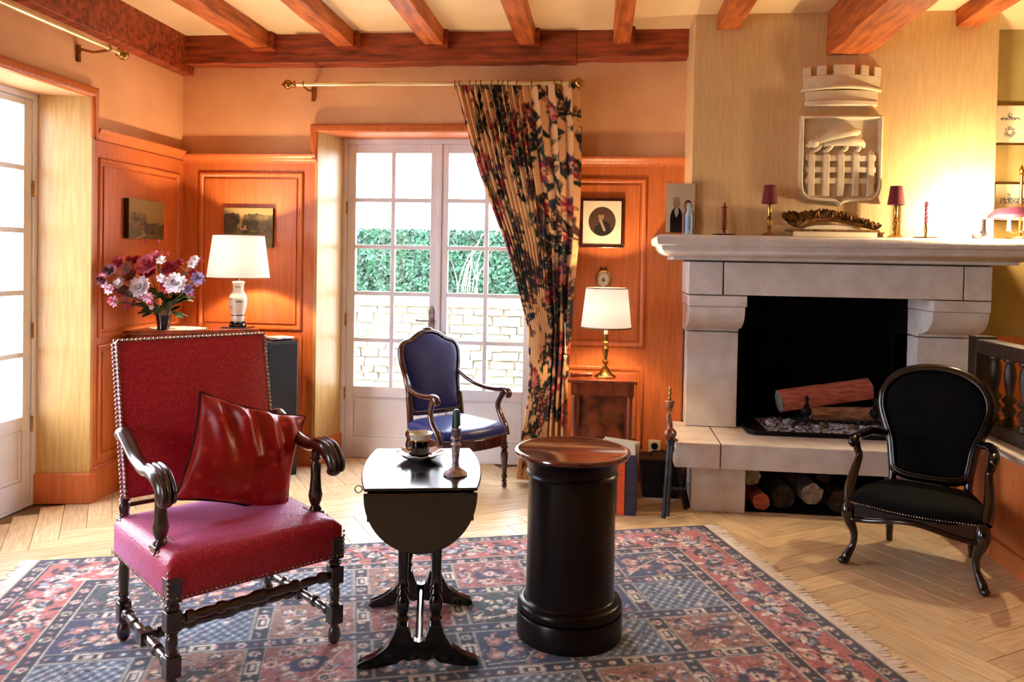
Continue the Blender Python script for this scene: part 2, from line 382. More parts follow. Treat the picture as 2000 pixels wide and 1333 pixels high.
def grid_obj(name, X, Y, Z, cols, mat, parent=None, thick=0, smooth=True):
    """X,Y,Z,(cols) arrays of shape (m,n) -> one sheet; thick>0 adds an under side through Solidify"""
    m, n = X.shape; me = bpy.data.meshes.new(name)
    V = np.stack([X, Y, Z], -1).reshape(-1, 3)
    i = np.arange(m-1)[:, None]*n+np.arange(n-1)[None, :]
    F = np.stack([i, i+1, i+n+1, i+n], -1).reshape(-1, 4)
    me.vertices.add(len(V)); me.vertices.foreach_set('co', V.ravel()); me.loops.add(F.size); me.loops.foreach_set('vertex_index', F.ravel().astype(np.int32))
    me.polygons.add(len(F)); me.polygons.foreach_set('loop_start', np.arange(0, F.size, 4, dtype=np.int32))
    me.update(calc_edges=True)
    if cols is not None:
        ca = me.color_attributes.new('Col', 'FLOAT_COLOR', 'POINT'); c = np.ones((len(V), 4)); c[:, :3] = cols.reshape(-1, 3); ca.data.foreach_set('color', c.ravel())
    if smooth: me.polygons.foreach_set('use_smooth', [True]*len(F))
    me.materials.append(mat); o = bpy.data.objects.new(name, me); COL.objects.link(o)
    if parent: o.parent = parent
    if thick:
        md = o.modifiers.new('solidify', 'SOLIDIFY'); md.thickness = thick; md.offset = -1
    return o
M_print = colmat('printed_sheet', 0.5)
M_oil = colmat('oil_paint', 0.45, 0.4, 120, coat=0.1)
def picture(name, cv, parent, origin, ux, uz=(0, 0, 1), mat=None, mask=None):
    """lay the canvas as a real flat sheet: origin = lower left corner, ux = unit vector of its width"""
    xs = np.linspace(0, cv.w, cv.W); ys = np.linspace(0, cv.h, cv.H); XX, YY = np.meshgrid(xs, ys)
    P = [origin[i]+XX*ux[i]+YY*uz[i] for i in range(3)]
    return grid_obj(name, P[0], P[1], P[2], cv.a, mat or M_print, parent)

# ================================================================== THE ROOM
XL, YB, CZ = -2.93, 5.29, 2.93      # plaster planes of the left and back wall, ceiling height
# ---- floor: herringbone of single boards
floor = structure(MB().box(-3.3, 4.1, -2.7, 5.66, -0.14, -0.008).build('floor', M_subfl))
PW, PN = 0.12, 5
pang = R(33); ca_, sa_ = math.cos(pang), math.sin(pang)
def w2p(x, y): return (x*ca_+y*sa_)/PW, (-x*sa_+y*ca_)/PW
def p2w(u, v): return (u*ca_-v*sa_)*PW, (u*sa_+v*ca_)*PW
def in_view(x, y):
    d = Vector((x, y, 0))-Vector((0, 0, CAMZ)); z = d.dot(f2); return z > 1.0 and abs(d.dot(r3)/z) < 0.69 and d.dot(u3)/z > -0.56
rug_c = (0.585, 4.43); ra = R(17.9); RW, RD = 3.32, 2.35
def rug_uv(x, y):
    dx, dy = x-rug_c[0], y-rug_c[1]; return -(dx*math.cos(ra)+dy*math.sin(ra)), -(-dx*math.sin(ra)+dy*math.cos(ra))
pm = MB().box(0.004, PN-0.012, 0.004, 1-0.012, 0, 1).v
plank_me = bpy.data.meshes.new('plank')
bmx = bmesh.new(); bmesh.ops.create_cube(bmx, size=1)
for v in bmx.verts: v.co = Vector((v.co.x*(PN*PW-0.0022), v.co.y*(PW-0.0022), v.co.z*0.012))
bmesh.ops.bevel(bmx, geom=[e for e in bmx.edges if all(v.co.z > 0 for v in e.verts)], offset=0.0012, segments=1, affect='EDGES'); bmx.to_mesh(plank_me); bmx.free()
plank_me.materials.append(M_plank)
singles = []; rest = []
for k in range(-60, 70):
    for m in range(-12, 12):
        for (a, b, du, dv, rot) in ((k+2*PN*m, k, PN, 1, 0), (k+PN+2*PN*m, k-PN+1, 1, PN, 90)):
            cx, cy = p2w(a+du/2, b+dv/2)
            if not (-3.5 < cx < 4.2 and -2.8 < cy < 5.8): continue
            ok = -3.27 < cx < 4.05 and -2.6 < cy < 5.6
            if not ok: continue
            u, v = rug_uv(cx, cy)
            under = 0.32 < u < RW-0.32 and 0.32 < v < RD-0.32
            if in_view(cx, cy) and not under and cx < 2.2: singles.append((math.hypot(cx, cy), cx, cy, rot))
            else: rest.append((cx, cy, rot))
singles.sort(); rest += [q[1:] for q in singles[300:]]; singles = singles[:300]
for d_, cx, cy, rot in singles:
    o = bpy.data.objects.new('plank', plank_me); COL.objects.link(o); o.parent = floor; o.location = (cx, cy, -0.006); o.rotation_euler = (0, 0, pang+R(rot))
mb = MB()
for cx, cy, rot in rest:
    M = Matrix.Translation((cx, cy, -0.006)) @ Matrix.Rotation(pang+R(rot), 4, 'Z'); h = PN*PW/2-0.0011; q = PW/2-0.0011
    mb.box(-h, h, -q, q, -0.006, 0.006, M)
mb.build('planks', M_plank, floor, smooth=False, kind='stuff')

# ---- walls
wl = MB()
for y0, y1 in ((4.27, 5.66), (0.92, 2.74), (-2.7, -0.52)): wl.box(-3.35, XL, y0, y1, -0.1, CZ+0.1)
wl.box(-3.35, XL, 2.74, 4.27, 2.33, CZ+0.1); wl.box(-3.35, XL, -0.52, 0.92, 2.33, CZ+0.1)
wall_left = structure(wl.build('wall_left', M_plaster, smooth=False))
wb = MB(); wb.box(XL, -1.955, YB, 5.66, -0.1, CZ+0.1); wb.box(-1.955, -0.34, YB, 5.66, 2.30, CZ+0.1); wb.box(-0.34, 0.54, YB, 5.66, -0.1, CZ+0.1)
wall_back = structure(wb.build('wall_back', M_plaster, smooth=False))
wall_alcove = structure(MB().box(2.22, 4.1, YB, 5.66, -0.1, CZ+0.1).build('wall_back', M_green, smooth=False))
wall_right = structure(MB().box(3.95, 4.1, -2.7, YB, -0.1, CZ+0.1).build('wall_right', M_green, smooth=False))
wall_front = structure(MB().box(-2.93, 3.95, -2.7, -2.55, -0.1, CZ+0.1).build('wall_front', M_mahog, smooth=False))
ceiling = structure(MB().box(-3.35, 4.1, -2.7, 5.66, CZ, CZ+0.12).build('ceiling', M_ceil, smooth=False))

# ---- beams under the ceiling
def rough_beam(x0, x1, y0, y1, z0, z1, axis='y', n=24, amp=0.006, seed=0):
    """squared timber with slightly wandering edges"""
    rr = random.Random(seed); m = MB(); vs = []; fs = []
    for i in range(n+1):
        t = i/n; j = [rr.uniform(-amp, amp) for _ in range(4)]
        if axis == 'y':
            y = y0+(y1-y0)*t; ring = [(x0+j[0], y, z0+j[1]), (x1+j[2], y, z0+j[3]), (x1, y, z1), (x0, y, z1)]
        else:
            x = x0+(x1-x0)*t; ring = [(x, y0+j[0], z0+j[1]), (x, y0, z1), (x, y1, z1), (x, y1, z0+j[3])]
        vs += ring
    for i in range(n):
        for k in range(4): k2 = (k+1) % 4; fs.append((i*4+k, i*4+k2, (i+1)*4+k2, (i+1)*4+k))
    fs += [(3, 2, 1, 0), tuple(n*4+k for k in range(4))]
    return m.add(vs, fs)
for i, (xa, xb) in enumerate(((-2.366, -2.233), (-1.768, -1.648), (-1.173, -1.049), (-0.566, -0.453), (0.045, 0.152))):
    rough_beam(xa, xb, -2.5, 5.10, 2.825, CZ+0.01, seed=i).build('joist', M_beam, ceiling, bevel=0.006, angle=25)
    # dark block stands in for the shade of the notch at the cross beam
    MB().box(xa+0.004, xb+0.024, 5.10, 5.175, 2.82, CZ).build('joist_pocket_shade', M_beamx, ceiling, smooth=False)
rough_beam(0.655, 0.785, -2.5, 4.885, 2.835, CZ+0.01, seed=9).build('joist', M_beam, ceiling, bevel=0.006, angle=25)
rough_beam(1.288, 1.525, -2.5, 4.9, 2.678, CZ+0.01, seed=11, amp=0.008).build('main_beam', M_beam, ceiling, bevel=0.008, angle=25, label='thick main beam running into the chimney breast')
rough_beam(2.0, 2.13, -2.5, 5.25, 2.835, CZ+0.01, seed=12).build('joist', M_beam, ceiling, bevel=0.006, angle=25)
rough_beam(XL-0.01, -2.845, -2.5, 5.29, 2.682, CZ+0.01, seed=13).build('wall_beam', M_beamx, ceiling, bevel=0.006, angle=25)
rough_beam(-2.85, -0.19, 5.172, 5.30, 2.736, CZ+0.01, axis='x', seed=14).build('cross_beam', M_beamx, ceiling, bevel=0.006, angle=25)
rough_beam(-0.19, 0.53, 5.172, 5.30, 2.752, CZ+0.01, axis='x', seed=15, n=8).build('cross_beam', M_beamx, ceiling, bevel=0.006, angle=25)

# ---- panelling
def frame_strip(x0, x1, z0, z1, t, d, plane, axis):
    """a four sided moulding; plane = coordinate of the surface it stands on (towards the room)"""
    m = MB()
    prof = [(0, 0), (0, d*0.5), (t*0.3, d), (t*0.6, d*0.85), (t, d*0.25), (t, 0)]
    c = [(x0, z0), (x1, z0), (x1, z1), (x0, z1)]; vs = []
    sg = [(1, 1), (-1, 1), (-1, -1), (1, -1)]
    for (cx, cz), (sx, sz) in zip(c, sg):
        for a, h in prof:
            vs.append((cx+sx*a, plane-h, cz+sz*a) if axis == 'y' else (plane+h, cx+sx*a, cz+sz*a))
    n = len(prof); fs = []
    for i in range(4):
        j = (i+1) % 4
        for k in range(n-1): fs.append((i*n+k, i*n+k+1, j*n+k+1, j*n+k))
    return m.add(vs, fs)
def panel_set(par, a0, a1, z0, z1, plane, axis):
    frame_strip(a0-0.045, a1+0.045, z0-0.045, z1+0.045, 0.03, 0.013, plane, axis).build('panel_moulding', M_panel, par, angle=60, fix=False)
    b0, b1 = (plane-0.008, plane) if axis == 'y' else (plane, plane+0.008)
    m = MB().box(a0+0.0, a1-0.0, b0, b1, z0, z1) if axis == 'y' else MB().box(b0, b1, a0, a1, z0, z1)
    m.build('panel', M_panel, par, smooth=False, bevel=0.004)
def cornice(par, a0, a1, plane, axis, z=2.125):
    p = [(0, -0.06), (0.006, -0.06), (0.01, -0.045), (0.016, -0.035), (0.026, -0.03), (0.036, -0.015), (0.04, -0.008), (0.04, 0.0), (0, 0.0)]
    if axis == 'y': o = [(plane-h, z+q) for h, q in p]; m = MB().prism(o, 'x', a0, a1)
    else: o = [(plane+h, z+q) for h, q in p]; m = MB().add([(x, a, zz) for a in (a0, a1) for x, zz in o], [tuple(range(len(o))), tuple(range(2*len(o)-1, len(o)-1, -1))]+[(i, (i+1) % len(o), len(o)+(i+1) % len(o), len(o)+i) for i in range(len(o))])
    m.build('cornice', M_panel, par, angle=50)
def skirting(name, par, a0, a1, plane, axis, mat):
    p = [(0, 0), (0.022, 0), (0.022, 0.165), (0.026, 0.172), (0.022, 0.18), (0.012, 0.185), (0.008, 0.2), (0, 0.2)]
    if axis == 'y': m = MB().prism([(plane-h, q) for h, q in p], 'x', a0, a1)
    else: m = MB().add([(plane+h, a, q) for a in (a0, a1) for h, q in p], [tuple(range(8)), tuple(range(15, 7, -1))]+[(i, (i+1) % 8, 8+(i+1) % 8, 8+i) for i in range(8)])
    return m.build(name, mat, par, angle=40)
# left wall
MB().box(XL, -2.91, 4.265, 5.27, 0, 2.09).build('wainscot', M_panel, wall_left, smooth=False)
panel_set(wall_left, 4.37, 5.17, 0.99, 1.95, -2.91, 'x'); panel_set(wall_left, 4.37, 5.17, 0.28, 0.86, -2.91, 'x')
cornice(wall_left, 4.29, 5.27, -2.91, 'x', 2.155)
structure(skirting('baseboard_left', None, 4.255, 5.27, -2.91, 'x', M_panel))
# back wall, left of the door
MB().box(-2.91, -1.945, 5.27, YB, 0, 2.09).build('wainscot', M_panel, wall_back, smooth=False)
panel_set(wall_back, -2.75, -2.085, 0.97, 1.97, 5.27, 'y'); panel_set(wall_back, -2.75, -2.085, 0.28, 0.85, 5.27, 'y')
cornice(wall_back, -2.91, -1.95, 5.27, 'y', 2.135)
structure(skirting('baseboard_back', None, -2.89, -1.94, 5.27, 'y', M_panel))
# back wall, right of the door
MB().box(-0.35, 0.53, 5.27, YB, 0, 2.09).build('wainscot', M_panel, wall_back, smooth=False)
panel_set(wall_back, -0.25, 0.24, 0.925, 1.945, 5.27, 'y'); panel_set(wall_back, -0.25, 0.24, 0.28, 0.71, 5.27, 'y')
cornice(wall_back, -0.36, 0.53, 5.27, 'y', 2.125)
structure(skirting('baseboard_back', None, -0.36, 0.53, 5.27, 'y', M_panel))
# low dado behind the staircase rail
MB().box(2.24, 3.95, 5.27, YB, 0, 1.02).build('wainscot', M_panel, wall_alcove, smooth=False)
# reveals (splayed oak linings) and architraves
def lining(o, z0, z1, nm, mat=M_reveal): return structure(MB().prism(o, 'z', z0, z1).build(nm, mat, smooth=False))
lining([(-1.96, 5.262), (-1.937, 5.262), (-1.848, 5.533), (-1.848, 5.63), (-1.96, 5.63)], 0, 2.285, 'trim_1')
lining([(-0.335, 5.262), (-0.36, 5.262), (-0.447, 5.533), (-0.447, 5.63), (-0.335, 5.63)], 0, 2.285, 'trim_2')
structure(MB().box(-1.96, -0.34, 5.262, 5.63, 2.285, 2.305).build('trim_3', M_panel, smooth=False))
lining([(-2.902, 4.275), (-2.902, 4.252), (-3.192, 4.193), (-3.33, 4.193), (-3.33, 4.275)], 0, 2.332, 'trim_4')
lining([(-2.902, 2.73), (-2.902, 2.75), (-3.192, 2.777), (-3.33, 2.777), (-3.33, 2.73)], 0, 2.332, 'trim_5')
structure(MB().box(-3.33, -2.902, 2.73, 4.275, 2.332, 2.347).build('trim_6', M_panel, smooth=False))
def arch_strip(name, pts, plane_pts=None): pass
c = [(0, 0), (0, 0.02), (0.012, 0.034), (0.03, 0.036), (0.045, 0.026), (0.058, 0.016), (0.06, 0)]
# casing profile swept round the heads
m = MB()
pth = [(-1.937, 2.10), (-1.937, 2.285), (-0.36, 2.285), (-0.36, 2.10)]; dirs = [(-1, 0), (-1, 1), (1, 1), (1, 0)]
vs = [(x+dx*a, 5.272-h, z+dz*a) for (x, z), (dx, dz) in zip(pth, dirs) for a, h in c]; n = len(c)
m.add(vs, [(i*n+k, i*n+(k+1) % n, (i+1)*n+(k+1) % n, (i+1)*n+k) for i in range(3) for k in range(n)])
structure(m.build('trim_7', M_panel, angle=50))
m = MB()
pth = [(2.75, 2.10), (2.75, 2.328), (4.25, 2.328), (4.25, 2.10)]
vs = [(-2.915+h, y+dx*a, z+dz*a) for (y, z), (dx, dz) in zip(pth, dirs) for a, h in c]
m.add(vs, [(i*n+k, i*n+(k+1) % n, (i+1)*n+(k+1) % n, (i+1)*n+k) for i in range(3) for k in range(n)])
structure(m.build('trim_8', M_panel, angle=50))
# plinth blocks of the reveals
def plinth(o2, nm): structure(MB().prism(o2, 'z', 0, 0.175).build(nm, M_panel, smooth=False, bevel=0.006))
plinth([(-2.885, 4.27), (-2.885, 4.235), (-3.19, 4.170), (-3.19, 4.26)], 'baseboard_door')
plinth([(-1.96, 5.245), (-1.920, 5.245), (-1.832, 5.53), (-1.95, 5.53)], 'baseboard_door')

# ---- french doors
def french_door(nm, origin, rz, W, top, leaf_x, gz, handle=True):
    root = bpy.data.objects.new(nm, None); COL.objects.link(root); root.location = origin; root.rotation_euler = (0, 0, rz); structure(root)
    m = MB().box(0, 0.03, 0, 0.09, 0, top).box(W-0.03, W, 0, 0.09, 0, top).box(0.03, W-0.03, 0, 0.09, top-0.035, top)
    m.box(0.03, W-0.03, 0.0, 0.09, 0, 0.0118)
    m.build('door_frame', M_white, root, smooth=False, bevel=0.003)
    for li, (x0, x1) in enumerate(leaf_x):
        st = 0.062; g0, g1 = gz; zt = top-0.037; zb = 0.012
        ya, yb = 0.012, 0.055
        m = MB().box(x0, x0+st, ya, yb, zb, zt).box(x1-st, x1, ya, yb, zb, zt).box(x0+st, x1-st, ya, yb, g1, zt).box(x0+st, x1-st, ya, yb, g0-0.075, g0).box(x0+st, x1-st, ya, yb, zb, zb+0.14)
        m.box(x0+st, x1-st, ya+0.016, yb-0.01, zb+0.14, g0-0.075)
        if li == 0: m.box(x1-0.012, x1+0.018, ya-0.012, ya+0.004, zb, zt)
        leaf = m.build('leaf', M_white, root, smooth=False, bevel=0.003)
        frame_strip(x0+st, x1-st, zb+0.14, g0-0.075, 0.016, 0.010, ya+0.016, 'y').build('panel_moulding', M_white, leaf, fix=False)
        gx0, gx1 = x0+st, x1-st; xm = (gx0+gx1)/2; bw = 0.015; n = 5; dz = (g1-g0)/n
        MB().box(xm-bw, xm+bw, ya+0.003, yb-0.003, g0, g1).build('glazing_bar', M_white, leaf, smooth=False, bevel=0.004)
        for i in range(1, n):
            z = g0+dz*i
            for a, b in ((gx0, xm-bw), (xm+bw, gx1)): MB().box(a, b, ya+0.003, yb-0.003, z-bw, z+bw).build('glazing_bar', M_white, leaf, smooth=False, bevel=0.004)
        for i in range(n):
            for a, b in ((gx0, xm-bw), (xm+bw, gx1)):
                MB().box(a, b, 0.032, 0.035, g0+dz*i+(bw if i else 0), g0+dz*(i+1)-(bw if i < n-1 else 0)).build('pane', M_glass, leaf, smooth=False)
        # hinges
        hx = x0-0.004 if li == 0 else x1+0.004
        for z in (0.42, 0.95, 1.75): MB().lathe([(0.007, 0), (0.007, 0.09)], (hx, 0.006, z), 10).build('hinge', M_brass, leaf)
        if handle and li == 0:
            xh = x1-0.045
            o2 = [(xh-0.02, 0.90), (xh-0.02, 1.07), (xh-0.012, 1.095), (xh, 1.105), (xh+0.012, 1.095), (xh+0.02, 1.07), (xh+0.02, 0.90), (xh+0.012, 0.875), (xh, 0.865), (xh-0.012, 0.875)]
            MB().prism(o2, 'y', 0.004, 0.012).build('handle_plate', M_nickel, leaf, bevel=0.002)
            mm = MB().lathe([(0.012, 0), (0.011, 0.04)], M=Matrix.Translation((xh, 0.006, 1.0)) @ Matrix.Rotation(R(90), 4, 'X'), n=12)
            mm.tube(spl([(xh, -0.036, 1.0), (xh-0.03, -0.04, 1.002), (xh-0.07, -0.038, 1.0), (xh-0.10, -0.034, 1.006)], 5), [0.008]*16, 8)
            mm.build('handle', M_nickel, leaf)
        if handle and li == 1:
            xh = x0+0.045
            o2 = [(xh+0.015*math.cos(t), 0.875+0.045*math.sin(t)) for t in [2*math.pi*k/16 for k in range(16)]]
            MB().prism(o2, 'y', 0.004, 0.012).build('escutcheon', M_nickel, leaf)
    return root
door_2 = french_door('door_2', (-1.85, 5.53, 0), 0, 1.405, 2.285, [(0.031, 0.699), (0.703, 1.374)], (0.515, 2.185))
door_1 = french_door('door_1', (-3.19, 2.775, 0), R(90), 1.42, 2.33, [(0.031, 0.708), (0.712, 1.389)], (0.515, 2.255), handle=False)
fill_door_3 = french_door('fill_door_3', (-3.19, -0.51, 0), R(90), 1.42, 2.33, [(0.031, 0.708), (0.712, 1.389)], (0.515, 2.255), handle=False)  # unseen door, added to let fill daylight into the room

# ---- curtain rods
def rod(nm, a, b, brk, label):
    """brass rod a->b with ball finials; brk = list of (point on rod, direction to wall)"""
    a, b = Vector(a), Vector(b); t = thing(nm, label, 'curtain rod', a)
    L = b-a; d = L.normalized()
    MB().tube([(0, 0, 0), tuple(L)], 0.0135, 14).build('rod', M_rod, t)
    for p, s in ((Vector((0, 0, 0)), -1), (L, 1)):
        e = d*s
        pr = [(0, 0.013), (0.12, 0.016), (0.16, 0.024), (0.2, 0.024), (0.24, 0.013), (0.32, 0.012), (0.40, 0.022), (0.5, 0.03), (0.6, 0.032), (0.72, 0.028), (0.84, 0.018), (0.92, 0.009), (1.0, 0.004)]
        MB().turned(p, p+e*0.105, pr, 16).build('finial', M_brass, t)
    for q, w_ in brk:
        q = Vector(q)-a; w_ = Vector(w_)
        m = MB().tube([q+Vector((0, 0, -0.013)), q+w_*0.5+Vector((0, 0, -0.022)), q+w_], [0.008, 0.007, 0.009], 8).torus(tuple(q), 0.016, 0.005, axis='x' if abs(d.x) > 0.5 else 'y', n=14, k=6)
        ww = w_.normalized(); m.tube([q+w_-ww*0.003+Vector((0, 0, 0.02)), q+w_-ww*0.003+Vector((0, 0, -0.075))], 0.013, 8)
        m.build('bracket', M_brass, t)
    return t
rod('curtain_rod', (-2.03, 5.10, 2.578), (-0.235, 5.10, 2.576), [((-1.985, 5.10, 2.578), (0, 0.185, 0)), ((-0.28, 5.10, 2.576), (0, 0.185, 0))], 'brass curtain rod with ball finials above the back french door')
rod('curtain_rod', (-2.745, 2.45, 2.578), (-2.745, 4.235, 2.578), [((-2.745, 4.16, 2.578), (-0.18, 0, 0)), ((-2.745, 2.6, 2.578), (-0.18, 0, 0))], 'bare brass curtain rod high on the left wall over the side french door')

# ---- chimney breast
hood = structure(MB().box(0.52, 2.243, 4.88, 5.64, 1.60, CZ+0.05).build('wall_chimney', M_hood, smooth=False, bevel=0.008))

# ---- fireplace
fp = thing('fireplace', 'pale limestone fireplace with raised hearth and long moulded mantel', 'fireplace', (1.38, 5.2, 0))
def fpb(name, m, mat=M_stone, **k):
    m.v = [(x-1.38, y-5.2, z) for x, y, z in m.v]; return m.build(name, mat, fp, **k)
# mantel shelf
prof = [(0, 1.462), (0, 1.48), (0.012, 1.482), (0.03, 1.487), (0.055, 1.500), (0.072, 1.522), (0.078, 1.545), (0.092, 1.547), (0.1, 1.553), (0.106, 1.575), (0.104, 1.592), (0.096, 1.604), (0.086, 1.608)]
m = MB(); vs = []; 
for o_, z in prof:
    vs += [(0.42-o_, 5.28, z), (0.42-o_, 4.775-o_, z), (2.335+o_, 4.775-o_, z), (2.335+o_, 5.28, z)]
fs = [(i*4+k, i*4+(k+1) % 4, (i+1)*4+(k+1) % 4, (i+1)*4+k) for i in range(len(prof)-1) for k in range(4)]+[(0, 1, 2, 3), tuple(len(prof)*4-4+k for k in range(4))]
fpb('mantel_shelf', m.add(vs, fs), angle=50)
# backing masonry (mortar seen in the joints)
fpb('masonry_core', MB().box(0.53, 2.235, 4.90, 5.27, 1.262, 1.47), M_mortar, smooth=False)
fpb('masonry_core', MB().box(0.55, 0.80, 5.3, 5.66, 0, 1.6).box(2.0, 2.22, 5.3, 5.66, 0, 1.6).box(0.8, 2.0, 5.29, 5.66, 0, 0.36), M_soot_black, smooth=False)
for x0, x1 in ((0.52, 0.722), (0.73, 2.085), (2.093, 2.243)):
    fpb('lintel_stone', MB().box(x0, x1, 4.88, 5.28, 1.256, 1.452), smooth=False, bevel=0.004)
for x0, x1 in ((0.525, 0.868), (1.925, 2.243)):
    fpb('corbel_cap', MB().box(x0, x1, 4.882, 5.28, 1.185, 1.25), smooth=False, bevel=0.004)
    o = [(5.28, 1.182), (4.895, 1.182)]+[(4.895+0.215*(1-math.cos(t))*1.0+0.0, 1.182-0.02-0.125*math.sin(t)) for t in [R(90)*k/10 for k in range(11)]]+[(5.105, 1.02), (5.28, 1.02)]
    fpb('corbel_stone', MB().prism(o, 'x', x0+0.004, x1-0.004-(0.006 if x0 < 1 else 0)), angle=30)
for x0, x1 in ((0.545, 0.86), (1.93, 2.238)):
    fpb('jamb_stone', MB().box(x0, x1, 5.125, 5.5, 0.412, 1.012), smooth=False, bevel=0.004)
# hearth slab stones, piers
for x0, x1 in ((0.44, 0.697), (0.703, 1.93)):
    fpb('hearth_stone', MB().box(x0, x1, 4.655, 5.27, 0.262, 0.408), smooth=False, bevel=0.006)
fpb('mortar_joint', MB().box(0.69, 0.71, 4.66, 5.26, 0.266, 0.405), M_mortar, smooth=False)
fpb('pier_stone', MB().box(0.542, 0.85, 4.70, 5.27, 0.0, 0.258), smooth=False, bevel=0.005)
fpb('pier_stone', MB().box(1.80, 1.93, 4.70, 5.27, 0.0, 0.258), smooth=False, bevel=0.005)
# firebox
m = MB().box(0.80, 2.0, 5.72, 5.8, 0.25, 1.6).box(0.80, 0.86, 5.28, 5.72, 0.41, 1.6).box(1.93, 2.0, 5.28, 5.72, 0.41, 1.6).box(0.80, 2.0, 5.2, 5.8, 1.55, 1.62).box(0.86, 1.93, 5.2, 5.72, 0.36, 0.41)
fpb('firebox', m, M_soot_black, smooth=False)
fpb('woodstore_back', MB().box(0.85, 1.80, 5.24, 5.28, 0.0, 0.262).box(0.85, 1.80, 4.74, 5.24, -0.006, 0.003), M_soot_black, smooth=False)  # near-black back and floor sheet of the wood store
# iron hearth plate with rounded front corners and a raised rim
o = [(0.90, 5.26)]+[(0.90+0.06*(1-math.cos(t)), 4.93+0.06*(1-math.sin(t))) for t in [R(90)*k/6 for k in range(7)]]+[(1.86+0.06*math.sin(t), 4.93+0.06*(1-math.cos(t))) for t in [R(90)*k/6 for k in range(7)]]+[(1.92, 5.26)]
m = MB().prism(o, 'z', 0.409, 0.424); m.tube([(x, y, 0.43) for x, y in o], 0.009, 8)
fpb('hearth_plate', m, M_iron)

# logs burning on the hearth
def log(nm, a, b, r, mat, mat_end, label, cat='log', seed=0, split=False, group=None, dents=1.0):
    rr = random.Random(seed); a, b = Vector(a), Vector(b); t = thing(nm, label, cat, a, 0, group)
    n = 16; k = 10; d = b-a; q = d.to_track_quat('Z', 'Y').to_matrix().to_4x4(); L = d.length
    base = [r*(1+rr.uniform(-0.1, 0.1)*dents)*(0.62 if split and 2 < j < 9 else 1) for j in range(n)]
    vs = []; fs = []
    for i in range(k+1):
        for j in range(n):
            th = 2*math.pi*j/n; rad = base[j]*(1+rr.uniform(-0.05, 0.05)); vs.append(q @ Vector((rad*math.cos(th), rad*math.sin(th), L*i/k)))
    for i in range(k):
        for j in range(n): fs.append((i*n+j, i*n+(j+1) % n, (i+1)*n+(j+1) % n, (i+1)*n+j))
    MB().add(vs, fs).build('bark', mat, t, angle=45)
    for z, s in ((0, -1), (L, 1)):
        m = MB(); m.add([q @ Vector((base[j]*1.0*math.cos(2*math.pi*j/n), base[j]*1.0*math.sin(2*math.pi*j/n), z+s*dz)) for dz in (-0.004, 0.003) for j in range(n)],
                        [tuple(range(n)), tuple(range(2*n-1, n-1, -1))]+[(j, (j+1) % n, n+(j+1) % n, n+j) for j in range(n)])
        m.build('cut_end', mat_end, t, smooth=False)
    return t
M_logred = pmat('log_stripped', '#d07058', '#a04838', scale=10, rough=0.75, stretch=(1, 6, 6), bump=0.6, bscale=40)
M_logtan = pmat('log_split_face', '#a87450', '#6c4028', scale=10, rough=0.8, stretch=(1, 6, 6), bump=0.5)
M_logend = pmat('log_end_grey', '#8c847c', '#544c46', scale=40, rough=0.9, bump=0.4)
M_bark = pmat('bark_brown', '#4a3a30', '#1e1612', scale=18, rough=0.9, bump=0.8, bscale=60)
M_logcut = pmat('log_cut_pale', '#aca092', '#6a5e54', scale=30, rough=0.85, bump=0.5, bscale=90)
log('firewood_log', (1.135, 5.20, 0.575), (1.70, 5.27, 0.665), 0.068, M_logred, M_logend, 'pinkish stripped log lying highest across the andirons in the fireplace', seed=3)
log('firewood_log', (1.32, 5.17, 0.508), (1.78, 5.13, 0.528), 0.042, M_logtan, M_logend, 'brown split log underneath the pinkish log in the fireplace', seed=5)
# ash bed
rr = random.Random(4); m = MB()
n1, n2 = 44, 18
vs = []
for j in range(n2+1):
    for i in range(n1+1):
        u, v = i/n1, j/n2; e = max(0, min(1, 6*min(u, 1-u, v*1.2, (1-v)*1.2)))
        vs.append((1.02+0.8*u, 4.99+0.42*v, 0.423+e*(0.012+0.022*rr.random())))
fs = [(j*(n1+1)+i, j*(n1+1)+i+1, (j+1)*(n1+1)+i+1, (j+1)*(n1+1)+i) for j in range(n2) for i in range(n1)]
ash = m.add(vs, fs)
M_ash = pmat('ash', '#c4c2cc', '#34303a', scale=45, rough=1.0, bump=0.8, contrast=(0.42, 0.58))
o = ash.build('ash_bed', M_ash, None, angle=180, kind='stuff'); tag(o, 'grey and white ash and cinders heaped on the hearth plate', 'ash')
m = MB()
for i in range(70):
    x, y = 1.05+0.72*rr.random(), 5.0+0.3*rr.random(); r_ = 0.006+0.014*rr.random()
    m.ball((x, y, 0.45+r_*0.4), (r_*1.3, r_, r_*0.8), 6, 4)
o = m.build('cinders', pmat('cinder', '#c4c0c8', '#55505a', scale=50, rough=1), None, angle=20, kind='stuff'); tag(o, 'pale loose cinders scattered over the ash', 'ash')
# andirons
def andiron(x, y, label):
    t = thing('andiron', label, 'andiron', (x, y, 0.424))
    m = MB().tube(spl([(-0.09, 0, 0.0), (-0.075, 0, 0.035), (-0.03, 0, 0.06), (0, 0, 0.065), (0.03, 0, 0.06), (0.075, 0, 0.035), (0.09, 0, 0.0)], 5), 0.011, 8); m.build('feet', M_iron, t)
    MB().lathe([(0.012, 0.05), (0.02, 0.058), (0.012, 0.07), (0.01, 0.085), (0.027, 0.10), (0.034, 0.118), (0.027, 0.137), (0.012, 0.15), (0.016, 0.158), (0.009, 0.168), (0.011, 0.19), (0.014, 0.2), (0.004, 0.215)], n=16).build('finial', M_iron, t)
    MB().tube([(0, 0, 0.055), (0, 0.1, 0.055), (0, 0.3, 0.055)], 0.011, 8).build('log_bar', M_iron, t)
    MB().tube([(0, 0.3, 0.06), (0, 0.3, 0.0)], 0.01, 8).build('rear_foot', M_iron, t)
andiron(1.27, 5.06, 'black iron andiron with knob finial on the left of the hearth')
